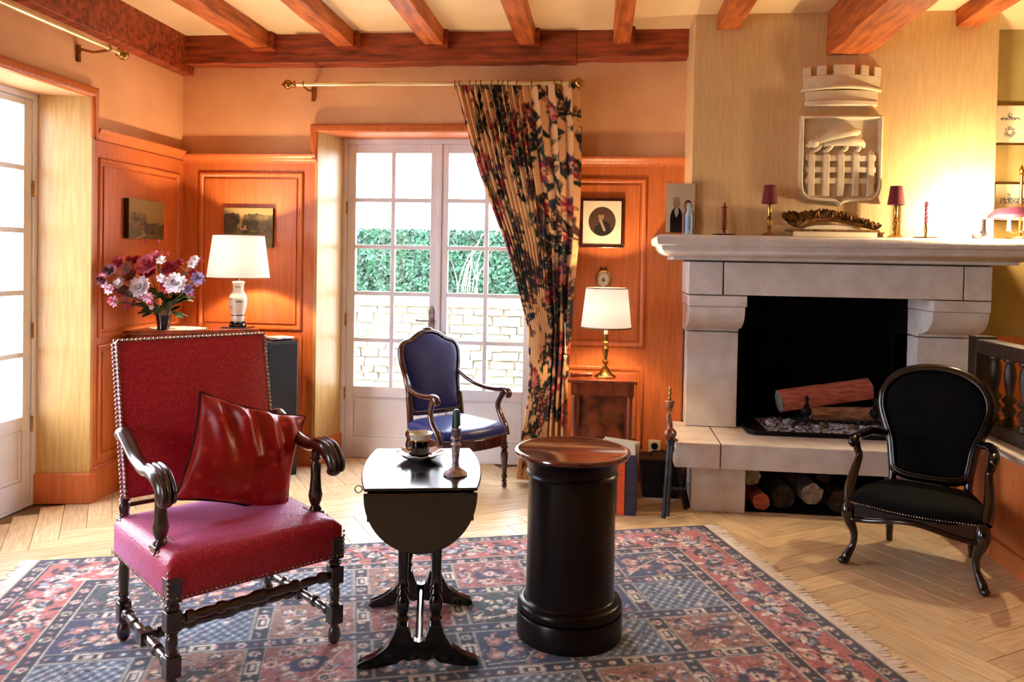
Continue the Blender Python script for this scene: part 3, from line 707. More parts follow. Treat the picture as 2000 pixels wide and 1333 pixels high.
andiron(1.68, 5.08, 'black iron andiron with knob finial on the right of the hearth')
# stored firewood below the hearth
wood = [((1.70, 4.84, 0.06), (1.66, 5.2, 0.06), 0.055, M_bark, M_logend, 'grey ended log farthest right in the wood store behind the black armchair'),
        ((1.34, 4.90, 0.19), (1.46, 5.2, 0.20), 0.045, M_bark, M_bark, 'dark slanting log lying on top of the stored logs'),
        ((0.90, 4.80, 0.195), (0.93, 5.2, 0.19), 0.052, M_bark, M_logcut, 'small round log resting highest at the left end of the wood store'),
        ((0.955, 4.76, 0.055), (0.90, 5.2, 0.05), 0.05, M_logred, M_logred, 'reddish split log on the floor at the left of the wood store'),
        ((1.09, 4.82, 0.075), (1.06, 5.2, 0.075), 0.068, M_bark, M_bark, 'dark barked log standing on the floor between the reddish and the pale ended log'),
        ((1.24, 4.76, 0.115), (1.17, 5.2, 0.15), 0.062, M_bark, M_logcut, 'log with a big pale sawn end in the middle of the wood store'),
        ((1.40, 4.80, 0.07), (1.36, 5.2, 0.06), 0.065, M_bark, M_bark, 'grey barked log right of the pale ended log in the wood store'),
        ((1.545, 4.82, 0.055), (1.50, 5.2, 0.055), 0.05, M_bark, M_logcut, 'thin log at the right end of the wood store beside the black armchair leg')]
for i, wd in enumerate(wood):
    log('firewood_log', wd[0], wd[1], wd[2], wd[3], wd[4], wd[5], seed=20+i, group='stored firewood under the hearth', split=(i == 1))

# ================================================================== RUG
cv = Canvas(RW, RD, 190, '#8a4038')
rg = random.Random(11)
NAVY, TER, IV, GRN, PNK, SAL, LBL, BRN = '#1c2036', '#b65e52', '#d8cab4', '#344c4a', '#c07c84', '#c88a64', '#8494b0', '#44262a'
def flower(cx, cy, r, k=None):
    k = rg.randrange(5) if k is None else k
    c = [(NAVY, IV, TER), (IV, PNK, NAVY), (NAVY, LBL, IV), (IV, NAVY, SAL), (PNK, IV, BRN)][k]
    cv.rosette(cx, cy, r, rg.choice([6, 8]), *c, ph=rg.random()*3)
def sprig(cx, cy, r):
    a0 = rg.random()*6.28
    for k in range(rg.choice([3, 4])): cv.leaf(cx, cy, a0+k*1.9, r*rg.uniform(0.8, 1.2), r*0.42, rg.choice([GRN, NAVY, BRN, NAVY, LBL]))
    cv.ell(cx, cy, r*0.3, r*0.3, 0, rg.choice([IV, PNK, SAL]))
def band(x0, y0, x1, y1, col, step, r, edge=IV):
    cv.rect(x0, y0, x1, y1, col); cv.frame(x0, y0, x1, y1, 0.005, '#a89c8c')
    hor = (x1-x0) > (y1-y0); L = (x1-x0) if hor else (y1-y0); n = max(1, round(L/step))
    for i in range(n):
        t = (i+0.5)/n*L; cx, cy = (x0+t, (y0+y1)/2) if hor else ((x0+x1)/2, y0+t)
        if i % 2: sprig(cx, cy, r*1.1)
        else: flower(cx, cy, r)
def bord(x0, x1, col, step, r, guard=True):
    """rectangular band ring between distance x0 and x1 from the edge"""
    cv.rect(x0, x0, RW-x0, RD-x0, col)
    t = (x0+x1)/2; w_ = RW-2*t; h_ = RD-2*t
    def put(cx, cy, i):
        if r > 0.03:
            flower(cx, cy, r*rg.uniform(0.75, 1.1))
            for q in range(3): flower(cx+rg.uniform(-.6, .6)*step, cy+rg.uniform(-.42, .42)*(x1-x0), r*rg.uniform(0.4, 0.65))
            for q in range(9): cv.leaf(cx+rg.uniform(-.7, .7)*step, cy+rg.uniform(-.5, .5)*(x1-x0)*0.8, rg.random()*6.28, r*1.3, r*0.5, rg.choice([NAVY, GRN, BRN, IV, NAVY]))
            for q in range(9): cv.ell(cx+rg.uniform(-.6, .6)*step, cy+rg.uniform(-.45, .45)*(x1-x0)*0.9, r*0.3, r*0.22, rg.random()*3, rg.choice([IV, PNK, LBL]))
        else:
            flower(cx, cy, r, rg.choice([1, 3, 4])) if i % 2 else sprig(cx, cy, r)
    n = round(w_/step)
    for i in range(n):
        put(t+(i+0.5)*w_/n, t, i); put(t+(i+0.5)*w_/n, RD-t, i)
    n = round(h_/step)
    for i in range(n):
        put(t, t+(i+0.5)*h_/n, i); put(RW-t, t+(i+0.5)*h_/n, i)
    cv.frame(x0, x0, RW-x0, RD-x0, 0.006, NAVY); cv.frame(x1-0.006, x1-0.006, RW-x1+0.006, RD-x1+0.006, 0.005, IV)
bord(0.0, 0.012, TER, 9, 0.001); bord(0.012, 0.075, '#2a2a44', 0.055, 0.024); bord(0.075, 0.29, TER, 0.13, 0.05); bord(0.29, 0.35, NAVY, 0.055, 0.022)
# compartments of the field
X0, Y0, X1, Y1 = 0.35, 0.35, RW-0.35, RD-0.35
nx, ny = 7, 5; gw = 0.065; cwx = (X1-X0-gw*(nx-1))/nx; cwy = (Y1-Y0-gw*(ny-1))/ny
cv.rect(X0, Y0, X1, Y1, NAVY)
def cartouche(cx, cy, ver):
    a, b = (0.024, 0.045) if ver else (0.045, 0.024)
    cv.rect(cx-a, cy-b, cx+a, cy+b, IV); cv.rect(cx-a*0.66, cy-b*0.66, cx+a*0.66, cy+b*0.66, NAVY); cv.rect(cx-a*0.3, cy-b*0.45, cx+a*0.3, cy+b*0.45, IV)
for i in range(nx):
    for j in range(ny):
        x, y = X0+i*(cwx+gw), Y0+j*(cwy+gw); kind = (i*3+j*2) % 5
        bgc = ['#2a3a60', '#a85c54', '#6c7c90', '#34484a', '#a07058'][kind]
        cv.rect(x, y, x+cwx, y+cwy, bgc); cv.frame(x, y, x+cwx, y+cwy, 0.004, '#a89c8c'); cxx, cyy = x+cwx/2, y+cwy/2
        if kind == 0:
            for (dx, dy) in ((-.09, -.05), (.0, -.07), (.09, -.05), (-.08, .05), (.02, .03), (.1, .05)): cv.ell(cxx+dx, cyy+dy, 0.034, 0.028, rg.random(), '#b87868'); cv.ell(cxx+dx, cyy+dy, 0.016, 0.012, 0, '#d8b0a0')
            cv.line([(cxx, y+0.02), (cxx-0.02, cyy), (cxx+0.03, y+cwy-0.02)], 0.008, GRN)
        elif kind == 1:
            for q in range(9): flower(x+0.03+rg.random()*(cwx-0.06), y+0.03+rg.random()*(cwy-0.06), 0.028, 3 if q % 2 else 1)
            cv.ell(cxx, cyy, 0.075, 0.05, 0.3, '#2a3460'); flower(cxx, cyy, 0.035, 4)
        elif kind == 2:
            for a_ in range(14):
                for b_ in range(10):
                    xx, yy = x+0.012+a_*(cwx-0.02)/14, y+0.012+b_*(cwy-0.02)/10
                    cv.leaf(xx, yy, 0.9, 0.022, 0.010, NAVY if (a_+b_) % 2 else '#c4c8c8')
        elif kind == 3:
            for q in range(8): sprig(x+0.03+rg.random()*(cwx-0.06), y+0.03+rg.random()*(cwy-0.06), 0.03)
            for q in range(4): flower(x+0.04+rg.random()*(cwx-0.08), y+0.04+rg.random()*(cwy-0.08), 0.038, rg.choice([0, 2]))
        else:
            for q in range(5): flower(x+0.04+rg.random()*(cwx-0.08), y+0.03+rg.random()*(cwy-0.06), 0.03)
            cv.ell(cxx, cyy, 0.10, 0.028, 0.2, BRN); cv.leaf(cxx-0.08, cyy, 0.5, 0.14, 0.05, GRN)
        for q in range(85):
            a_, b_ = x+0.012+rg.random()*(cwx-0.024), y+0.012+rg.random()*(cwy-0.024); rr_ = rg.random()
            if kind == 2 and q > 12: break
            if rr_ < 0.4: cv.leaf(a_, b_, rg.random()*6.28, 0.032, 0.013, rg.choice([NAVY, GRN, BRN, IV, LBL]))
            elif rr_ < 0.6: cv.rosette(a_, b_, 0.016, 5, rg.choice([IV, PNK, SAL]), rg.choice([NAVY, TER, IV]), IV)
            else: cv.ell(a_, b_, 0.007, 0.005, rg.random()*3, rg.choice([IV, LBL, PNK, SAL, NAVY]))
        cv.line([(x+0.02, y+0.02+rg.random()*0.05), (cxx, y+cwy*rg.random()), (x+cwx-0.02, y+cwy-0.03)], 0.005, rg.choice([GRN, IV, NAVY]))
for i in range(nx-1):
    x = X0+(i+1)*cwx+i*gw; band(x, Y0, x+gw, Y1, '#1c2238', 0.05, 0.022)
    for j in range(ny): cartouche(x+gw/2, Y0+j*(cwy+gw)+cwy*0.5, True)
for j in range(ny-1):
    y = Y0+(j+1)*cwy+j*gw; band(X0, y, X1, y+gw, '#26304c', 0.05, 0.022)
    for i in range(nx): cartouche(X0+i*(cwx+gw)+cwx*0.5, y+gw/2, False)
nz = np.random.rand(cv.H, cv.W, 1); ab = 1+0.10*np.sin(np.linspace(0, 40, cv.H))[:, None, None]*np.random.rand(1)
blur = lambda a: (a+np.roll(a, 1, 0)+np.roll(a, -1, 0)+np.roll(a, 1, 1)+np.roll(a, -1, 1))/5
n3 = blur(np.random.rand(cv.H, cv.W)); n3 = (n3-0.5)*2.2
cv.a = blur(cv.a)*0.5+cv.a*0.5
gy = cv.a.mean(-1, keepdims=True); cv.a = gy+(cv.a-gy)*0.82+np.array([0.012, 0.012, 0.02])
cv.a = np.clip(cv.a*(0.80+0.36*nz)*(1+0.5*n3[:, :, None])*1.06, 0, 1)**1.12
M_rug = colmat('rug_pile', 0.8, 0.8, 260, spec=0.2, sheen=0.25)
rug = thing('patterned_rug', 'large patterned rug in garden panels with coral floral border and fringed ends', 'rug', (rug_c[0], rug_c[1], 0), ra)
xs = np.linspace(0, RW, cv.W); ys = np.linspace(0, RD, cv.H); XX, YY = np.meshgrid(xs, ys)
zz = 0.010+0.0008*np.sin(XX*9)*np.cos(YY*7); edge = np.minimum(np.minimum(XX, RW-XX), np.minimum(YY, RD-YY)); zz = np.where(edge < 0.003, 0.0008, zz)
grid_obj('pile', -XX, -YY, zz, cv.a[:, :], M_rug, rug, smooth=False).data.flip_normals()
M_fringe = pmat('fringe_cotton', '#ffffff', '#f4f0ea', scale=60, rough=0.95)
for side, nm in ((0.0, 1), (-RW, -1)):
    m = MB()
    for k in range(330):
        y = -RD*(k+0.5)/330; x0 = side; L = 0.06+0.03*rg.random(); d = rg.uniform(-0.018, 0.018)
        m.tube([(x0, y, 0.006), (x0+nm*L*0.5, y+d*0.4, 0.0055), (x0+nm*L, y+d, 0.003)], [0.0032, 0.0038, 0.0028], 5)
    m.build('fringe', M_fringe, rug, kind='stuff', fix=False)
    m = MB().box(min(side, side+nm*0.03), max(side, side+nm*0.03), -RD, 0, 0.0005, 0.0052); m.build('fringe_webbing', M_fringe, rug, smooth=False)
RZ = 0.0112       # top of the rug

# ================================================================== RED ARMCHAIR
def blocked(m, x, y, segs, s=0.024):
    """post made of square blocks and turned lengths: segs = (kind, z0, z1)"""
    for kind, a, b in segs:
        if kind == 'b': m.box(x-s, x+s, y-s, y+s, a, b)
        elif kind == 't':
            L = b-a; m.lathe([(0.017, 0), (0.022, 0.04*L), (0.014, 0.09*L), (0.02, 0.14*L), (0.016, 0.2*L), (0.02, 0.5*L), (0.018, 0.72*L), (0.013, 0.82*L), (0.022, 0.88*L), (0.015, 0.94*L), (0.019, L)], (x, y, a), 14)
        elif kind == 'f':
            L = b-a; m.lathe([(0.013, 0), (0.021, 0.12*L), (0.025, 0.4*L), (0.021, 0.7*L), (0.014, 0.85*L), (0.018, L)], (x, y, a), 14)
    return m
TURN = [(0, 0.014), (0.03, 0.014), (0.04, 0.021), (0.08, 0.021), (0.10, 0.013), (0.16, 0.017), (0.22, 0.013), (0.24, 0.021), (0.27, 0.021), (0.29, 0.014), (0.36, 0.017), (0.42, 0.014), (0.45, 0.019), (0.47, 0.023), (0.53, 0.023), (0.55, 0.019), (0.58, 0.014), (0.64, 0.017), (0.71, 0.014), (0.73, 0.021), (0.76, 0.021), (0.78, 0.013), (0.84, 0.017), (0.90, 0.013), (0.92, 0.021), (0.96, 0.021), (0.97, 0.014), (1, 0.014)]
def rrect(hx, hy, r, n=6, cx=0, cy=0):
    o = []
    for sx, sy, a0 in ((1, 1, 0), (-1, 1, 90), (-1, -1, 180), (1, -1, 270)):
        for k in range(n+1):
            a = R(a0+90*k/n); o.append((cx+sx*(hx-r)+r*math.cos(a), cy+sy*(hy-r)+r*math.sin(a)))
    return o
def nails(name, pts, par, step=0.016, r=0.0052, closed=False):
    P = [Vector(p) for p in pts]; 
    if closed: P.append(P[0])
    m = MB(); acc = 0
    for a, b in zip(P[:-1], P[1:]):
        L = (b-a).length
        while acc <= L and L > 0: m.ball(tuple(a+(b-a)*(acc/L)), r, 7, 4); acc += step
        acc -= L
    return m.build(name, M_nail, par, kind='stuff', angle=80)
rc = thing('louis_armchair', 'high-backed red damask armchair with turned dark wooden legs and nailhead trim', 'armchair', (-1.352, 2.79, RZ), R(49))
hw, hd = 0.295, 0.262
for x, y in ((-hw, -hd), (hw, -hd)):
    blocked(MB(), x, y, [('f', 0, 0.075), ('b', 0.075, 0.145), ('t', 0.145, 0.225), ('b', 0.225, 0.29), ('f', 0.29, 0.318), ('b', 0.318, 0.40)]).build('leg', M_dark, rc, bevel=0.003)
for x, y in ((-hw+0.012, hd), (hw-0.012, hd)):
    blocked(MB(), x, y, [('f', 0, 0.075), ('b', 0.075, 0.145), ('t', 0.145, 0.325), ('b', 0.325, 0.455), ('t', 0.455, 0.53)], 0.022).build('leg', M_dark, rc, bevel=0.003)
for s in (-1, 1):
    m = MB().turned((s*hw, -hd+0.02, 0.11), (s*(hw-0.012), hd-0.02, 0.11), TURN); m.boxc((s*(hw-0.004), 0.0, 0.11), (0.044, 0.05, 0.044)); m.build('side_stretcher', M_dark, rc)
MB().turned((-hw+0.02, 0, 0.11), (hw-0.02, 0, 0.11), [(t, r*0.92) for t, r in TURN]).build('cross_stretcher', M_dark, rc)
MB().turned((-hw+0.02, -hd, 0.256), (hw-0.02, -hd, 0.256), TURN).build('front_stretcher', M_dark, rc)
MB().turned((-hw+0.03, hd, 0.50), (hw-0.03, hd, 0.50), [(0, 0.009), (1, 0.009)], 8).build('back_rail', M_dark, rc)
MB().dome(rrect(0.318, 0.283, 0.02), 0.325, 0.435, 0.05, rings=14, e=2.6).build('seat', M_redfab, rc, angle=70)
nails('nail_trim', [(x, y, 0.334) for x, y in rrect(0.319, 0.284, 0.02)], rc, closed=True)
for s in (-1, 1): nails('nail_trim', [(s*0.316, -0.286, 0.34), (s*0.316, -0.286, 0.43)], rc)
# back: leaning slab
bt = R(12.5); MBk = Matrix.Translation((0, hd-0.02, 0.53)) @ Matrix.Rotation(-bt, 4, 'X')
def backpad(hx, h, t, bulge, M, mat, name, par, n=14):
    vs = []; fs = []
    for side, yy in ((0, -t/2), (1, t/2)):
        for j in range(n+1):
            for i in range(n+1):
                u, v = i/n*2-1, j/n*2-1; bb = bulge*(1-u**4)*(1-v**4) if side == 0 else 0
                vs.append((u*hx, yy-bb, (v+1)/2*h))
    k = (n+1)**2
    for s_ in (0, 1):
        for j in range(n):
            for i in range(n):
                a = s_*k+j*(n+1)+i; fs.append((a, a+1, a+n+2, a+n+1))
    ring = [i for i in range(n+1)]+[(j)*(n+1)+n for j in range(1, n+1)]+[n*(n+1)+i for i in range(n-1, -1, -1)]+[j*(n+1) for j in range(n-1, 0, -1)]
    L = len(ring)
    for i in range(L): fs.append((ring[i], ring[(i+1) % L], k+ring[(i+1) % L], k+ring[i]))
    return MB().add(vs, fs, M).build(name, mat, par, angle=50, bevel=0.004)
backpad(0.292, 0.585, 0.05, 0.018, MBk, M_redfab, 'backrest', rc)
edge = [MBk @ Vector(p) for p in ((-0.291, -0.027, 0.01), (-0.291, -0.027, 0.58), (0.291, -0.027, 0.58), (0.291, -0.027, 0.01))]
nails('nail_trim', edge, rc, 0.016, 0.0070)
nails('nail_trim', [MBk @ Vector(p) for p in ((-0.294, 0.012, 0.01), (-0.294, 0.012, 0.575))], rc, 0.016, 0.0070)
nails('nail_trim', [MBk @ Vector(p) for p in ((0.294, 0.012, 0.575), (0.294, 0.012, 0.01))], rc, 0.0145, 0.0055)
nails('nail_trim', [MBk @ Vector(p) for p in ((-0.291, 0.0, 0.586), (0.291, 0.0, 0.586))], rc, 0.016, 0.0065)
for s in (-1, 1):
    x = s*0.30
    pts = spl([(x, 0.262, 0.765), (x, 0.225, 0.78), (x, 0.17, 0.758), (x*1.005, 0.075, 0.715), (x*1.01, -0.03, 0.697), (x*1.015, -0.115, 0.71), (x*1.02, -0.185, 0.703), (x*1.02, -0.228, 0.672), (x*1.02, -0.228, 0.636), (x*1.02, -0.20, 0.626)], 5)
    rr_ = spl1([0.022, 0.026, 0.026, 0.025, 0.027, 0.033, 0.037, 0.034, 0.028, 0.018], 5)
    MB().tube(pts, rr_, 12, flat=0.82).build('armrest', M_dark, rc, angle=60)
    # carved acanthus flutes on the scroll
    m = MB()
    for q in (-0.5, 0, 0.5):
        pp = [p+Vector((q*0.036, 0, 0)) for p in pts[24:44]]
        m.tube([p+Vector((0, -0.012, 0.026)) if i < 10 else p+Vector((0, -0.030, 0.006)) for i, p in enumerate(pp)], 0.0065, 6)
    m.build('arm_carving', M_dark, rc, angle=80)
    MB().lathe([(0.022, 0), (0.024, 0.02), (0.016, 0.035), (0.024, 0.055), (0.027, 0.075), (0.022, 0.10), (0.019, 0.15), (0.020, 0.19), (0.015, 0.205), (0.023, 0.214), (0.015, 0.225), (0.018, 0.245)], (s*0.286, -0.125, 0.448), 14).build('arm_post', M_dark, rc)
    MB().boxc((s*0.287, -0.125, 0.438), (0.05, 0.05, 0.05)).build('post_block', M_dark, rc, bevel=0.004, smooth=False)
    nails('nail_trim', [(s*0.318, -0.158, 0.445), (s*0.252, -0.158, 0.468), (s*0.252, -0.092, 0.473), (s*0.318, -0.092, 0.448)], rc, 0.014)
# cushion
def pillow(name, label, cat, loc, mtx, sx, sy, th, mat, parent=None):
    t = thing(name, label, cat, loc)
    n = 40; rr = random.Random(3)
    def H(u, v):
        e = (max(0, 1-abs(u)**2.4)*max(0, 1-abs(v)**2.4))**0.55
        return e
    vs = []; fs = []
    for s_ in (1, -1):
        for j in range(n+1):
            for i in range(n+1):
                u, v = i/n*2-1, j/n*2-1
                pin = 1-0.10*(1-abs(v)**2)*abs(u)**3; pin2 = 1-0.10*(1-abs(u)**2)*abs(v)**3
                wr_ = 0.010*math.sin(9*u+5*v*v+2*v)*(1-abs(u)**4)*abs(v)**2+0.020*math.sin(13*u+5*v+1.3)*max(0, v+0.35)*(1-min(1, abs(v))**6)*(1-abs(u)**4)
                z = s_*(th/2*H(u, v)+0.002)+(wr_ if s_ == 1 else 0)
                vs.append(mtx @ Vector((u*sx/2*pin, v*sy/2*pin2, z)))
    k = (n+1)**2
    for s_ in (0, 1):
        for j in range(n):
            for i in range(n): a = s_*k+j*(n+1)+i; fs.append((a, a+1, a+n+2, a+n+1) if not s_ else (a, a+n+1, a+n+2, a+1))
    ring = [i for i in range(n+1)]+[(j)*(n+1)+n for j in range(1, n+1)]+[n*(n+1)+i for i in range(n-1, -1, -1)]+[j*(n+1) for j in range(n-1, 0, -1)]
    L = len(ring)
    for i in range(L): fs.append((ring[i], ring[(i+1) % L], k+ring[(i+1) % L], k+ring[i]))
    MB().add(vs, fs).build('cover', mat, t, angle=70)
    MB().tube([(Vector(vs[i])+Vector(vs[k+i]))/2 for i in ring[::2]], 0.0055, 6, closed=True).build('piping', M_cord, t)
    return t
M_cord = pmat('dark_piping', '#3a0c14', '#240810', rough=0.7)
cl = (-1.315, 2.90, 0.0)
# rest the cushion against the backrest: local chair frame -> world
chM = Matrix.Translation((-1.352, 2.79, RZ)) @ Matrix.Rotation(R(49), 4, 'Z')
cm = Matrix.Rotation(R(49), 4, 'Z') @ Matrix.Rotation(R(74), 4, 'X') @ Matrix.Rotation(R(0), 4, 'Y') @ Matrix.Rotation(R(-19), 4, 'Z')
cpos = chM @ Vector((0.088, 0.07, 0.668))
pillow('cushion', 'shiny red velvet cushion with small woven flowers propped on the red armchair', 'cushion', cpos, cm, 0.44, 0.395, 0.15, M_cush)

# ================================================================== DROP LEAF TABLE
tb = thing('drop_leaf_table', 'small dark drop-leaf table with curled trestle feet beside the column', 'side table', (-0.665, 2.965, RZ), R(12))
TZ = 0.64
o = []
for k in range(13): t = -1+2*k/12; o.append((-0.195-0.028*(1-t*t), 0.29*t))
for k in range(13): t = 1-2*k/12; o.append((0.195+0.028*(1-t*t), 0.29*t))
MB().prism(o, 'z', TZ-0.012, TZ).build('table_top', M_black, tb, smooth=False, bevel=0.004)
MB().box(-0.185, 0.185, -0.272, 0.272, TZ-0.122, TZ-0.0125).build('apron', M_black, tb, smooth=False, bevel=0.003)
for s, nm in ((-1, 'drop_leaf'), (1, 'drop_leaf')):
    lo = [(-0.195, TZ-0.014)]+[(-0.195*math.cos(t), TZ-0.02-0.205*math.sin(t)) for t in [R(180)*k/24 for k in range(25)]]+[(0.195, TZ-0.014)]
    MB().prism(lo, 'y', s*0.30-0.007, s*0.30+0.007).build(nm, M_black, tb, smooth=False, bevel=0.003)
TLEG = [(0, 0.018), (0.04, 0.018), (0.06, 0.024), (0.09, 0.016), (0.15, 0.023), (0.22, 0.024), (0.27, 0.016), (0.30, 0.023), (0.34, 0.018), (0.36, 0.022), (0.40, 0.017), (0.46, 0.017), (0.7, 0.019), (0.9, 0.017), (0.96, 0.022), (1, 0.022)]
for yy in (-0.245, 0.245):
    half = [(0.0, 0.088), (0.02, 0.095), (0.036, 0.145), (0.078, 0.15), (0.088, 0.118), (0.112, 0.076), (0.155, 0.044), (0.205, 0.024), (0.215, 0.008), (0.205, 0.0), (0.16, 0.0), (0.12, 0.006), (0.075, 0.014), (0.055, 0.03), (0.03, 0.022), (0.0, 0.030)]
    o = half + [(-x, z) for x, z in half[::-1][1:-1]]
    MB().prism(o, 'y', yy-0.018, yy+0.018).build('trestle_foot', M_black, tb, angle=40, bevel=0.003)
    for x in (-0.058, 0.058): MB().turned((x, yy, 0.145), (x, yy, TZ-0.11), TLEG).build('leg', M_black, tb)
MB().tube([(0.0, -0.24, 0.07), (0.0, 0.24, 0.07)], [0.014, 0.014], 10, flat=0.7).build('stretcher', M_black, tb)
m = MB().tube([(-0.185, -0.12, TZ-0.05), (-0.215, -0.12, TZ-0.05)], 0.003, 6).torus((-0.228, -0.12, TZ-0.05), 0.013, 0.0022, axis='y', n=16, k=6)
m.build('key', M_silver, tb, label='small round key in the drawer lock')
TT = TZ+RZ+0.0008
# saucer, cup, spoon
sx_, sy_ = -0.700, 3.075
sc_ = thing('saucer', 'scalloped white and bronze saucer under the dark cup', 'saucer', (sx_, sy_, TT))
n = 96; prof = [(0.03, 0.0), (0.045, 0.0), (0.05, 0.004), (0.068, 0.010), (0.082, 0.020), (0.093, 0.026), (0.092, 0.029), (0.078, 0.024), (0.055, 0.012), (0.03, 0.010), (0.0, 0.009)]
vs = []; fs = []
for i, (r_, z) in enumerate(prof):
    for k in range(n):
        a = 2*math.pi*k/n; f = 1+(0.045*math.cos(12*a) if r_ > 0.075 else 0); vs.append((max(r_*f, 1e-4)*math.cos(a), max(r_*f, 1e-4)*math.sin(a), z+(0.003*math.cos(12*a) if r_ > 0.075 else 0)))
for i in range(len(prof)-1):
    for k in range(n): fs.append((i*n+k, i*n+(k+1) % n, (i+1)*n+(k+1) % n, (i+1)*n+k))
MB().add(vs, fs).build('dish', pmat('lustre_porcelain', '#f6f0ea', '#d4bcac', scale=30, rough=0.15, coat=0.5), sc_, angle=70)
MB().lathe([(0.045, 0.012), (0.05, 0.0135), (0.054, 0.0165), (0.050, 0.0175), (0.044, 0.0145)], n=32, caps=False).build('dark_ring', M_blackgl, sc_)
cp = thing('cup', 'black cup with white and gilt rim and curled handle standing on the saucer', 'cup', (sx_, sy_, TT+0.0103))
MB().lathe([(0.030, 0.0), (0.036, 0.003), (0.036, 0.01), (0.037, 0.02), (0.0385, 0.068)], n=40).build('body', M_blackgl, cp)
MB().lathe([(0.0388, 0.066), (0.042, 0.080), (0.048, 0.090), (0.0495, 0.094), (0.047, 0.0945), (0.041, 0.084), (0.036, 0.07), (0.0, 0.069)], n=40, caps=False).build('rim', M_porc, cp)
MB().lathe([(0.0392, 0.064), (0.0405, 0.0665), (0.0398, 0.069)], n=40, caps=False).build('gilt_band', M_brass, cp)
ha = R(215); hx, hy = math.cos(ha), math.sin(ha)
MB().tube([(r_*hx, r_*hy, z) for r_, z in [(q.x, q.z) for q in spl([(0.047, 0, 0.093), (0.056, 0, 0.102), (0.060, 0, 0.092), (0.053, 0, 0.075), (0.058, 0, 0.055), (0.056, 0, 0.038), (0.045, 0, 0.028), (0.037, 0, 0.032)], 5)]], 0.0038, 8).build('handle', M_brass, cp)
m = MB().tube([(0.05, 0.03, 0.013), (0.085, 0.05, 0.030)], 0.0022, 6)
# candle holder with green candle
ch = thing('candlestick', 'chased silver candlestick with wax drips on the drop-leaf table', 'candlestick', (-0.520, 2.872, TT))
MB().lathe([(0.044, 0), (0.045, 0.004), (0.038, 0.012), (0.022, 0.022), (0.013, 0.032), (0.014, 0.036), (0.012, 0.045), (0.015, 0.085), (0.019, 0.112), (0.013, 0.120), (0.012, 0.124), (0.019, 0.130), (0.020, 0.136), (0.015, 0.142), (0.018, 0.165), (0.021, 0.170), (0.020, 0.173), (0.012, 0.172), (0.011, 0.150), (0, 0.15)], n=32, caps=False).build('body', M_pewter, ch)
cd = thing('candle', 'short dark green candle set in the silver candlestick', 'candle', (-0.520, 2.872, TT+0.1508))
m = MB().lathe([(0.0105, 0), (0.0105, 0.085), (0.007, 0.090), (0.0, 0.09)], n=16)
for k in range(4): a = k*1.7; m.tube([(0.0105*math.cos(a), 0.0105*math.sin(a), 0.085), (0.012*math.cos(a), 0.012*math.sin(a), 0.05), (0.0125*math.cos(a), 0.0125*math.sin(a), 0.03-0.006*k)], [0.002, 0.003, 0.0035], 6)
m.build('wax', pmat('green_wax', '#1c5048', '#123630', rough=0.35), cd); MB().tube([(0, 0, 0.09), (0.001, 0, 0.098)], 0.0012, 5).build('wick', M_iron, cd)

# ================================================================== COLUMN PEDESTAL
cl_ = thing('column_pedestal', 'tall round dark wooden column pedestal with moulded base standing on the rug', 'pedestal', (-0.098, 3.06, RZ)); cl_.scale = (1, 1, 1.016)
MB().lathe([(0.198, 0), (0.203, 0.004), (0.203, 0.088), (0.199, 0.094)], n=72).build('plinth', M_colm, cl_)
MB().lathe([(0.175, 0.0945), (0.194, 0.0965), (0.201, 0.106), (0.203, 0.118), (0.199, 0.130), (0.190, 0.138), (0.180, 0.1405), (0.177, 0.146), (0.172, 0.150)], n=72).build('base_moulding', M_colm, cl_)
MB().lathe([(0.172, 0.150), (0.170, 0.165), (0.169, 0.3), (0.168, 0.45), (0.166, 0.600)], n=72).build('shaft', M_colm, cl_)
MB().lathe([(0.166, 0.600), (0.174, 0.603), (0.178, 0.611), (0.174, 0.619), (0.170, 0.622), (0.172, 0.640), (0.180, 0.655), (0.195, 0.668), (0.205, 0.675), (0.209, 0.679)], n=72).build('capital', M_colm, cl_)
MB().lathe([(0.209, 0.6795), (0.219, 0.683), (0.223, 0.690), (0.222, 0.696), (0.217, 0.700), (0.206, 0.7005), (0.202, 0.698), (0.0, 0.698)], n=72, caps=False).build('top', M_coltop, cl_, label='reddish polished round top with raised rim')

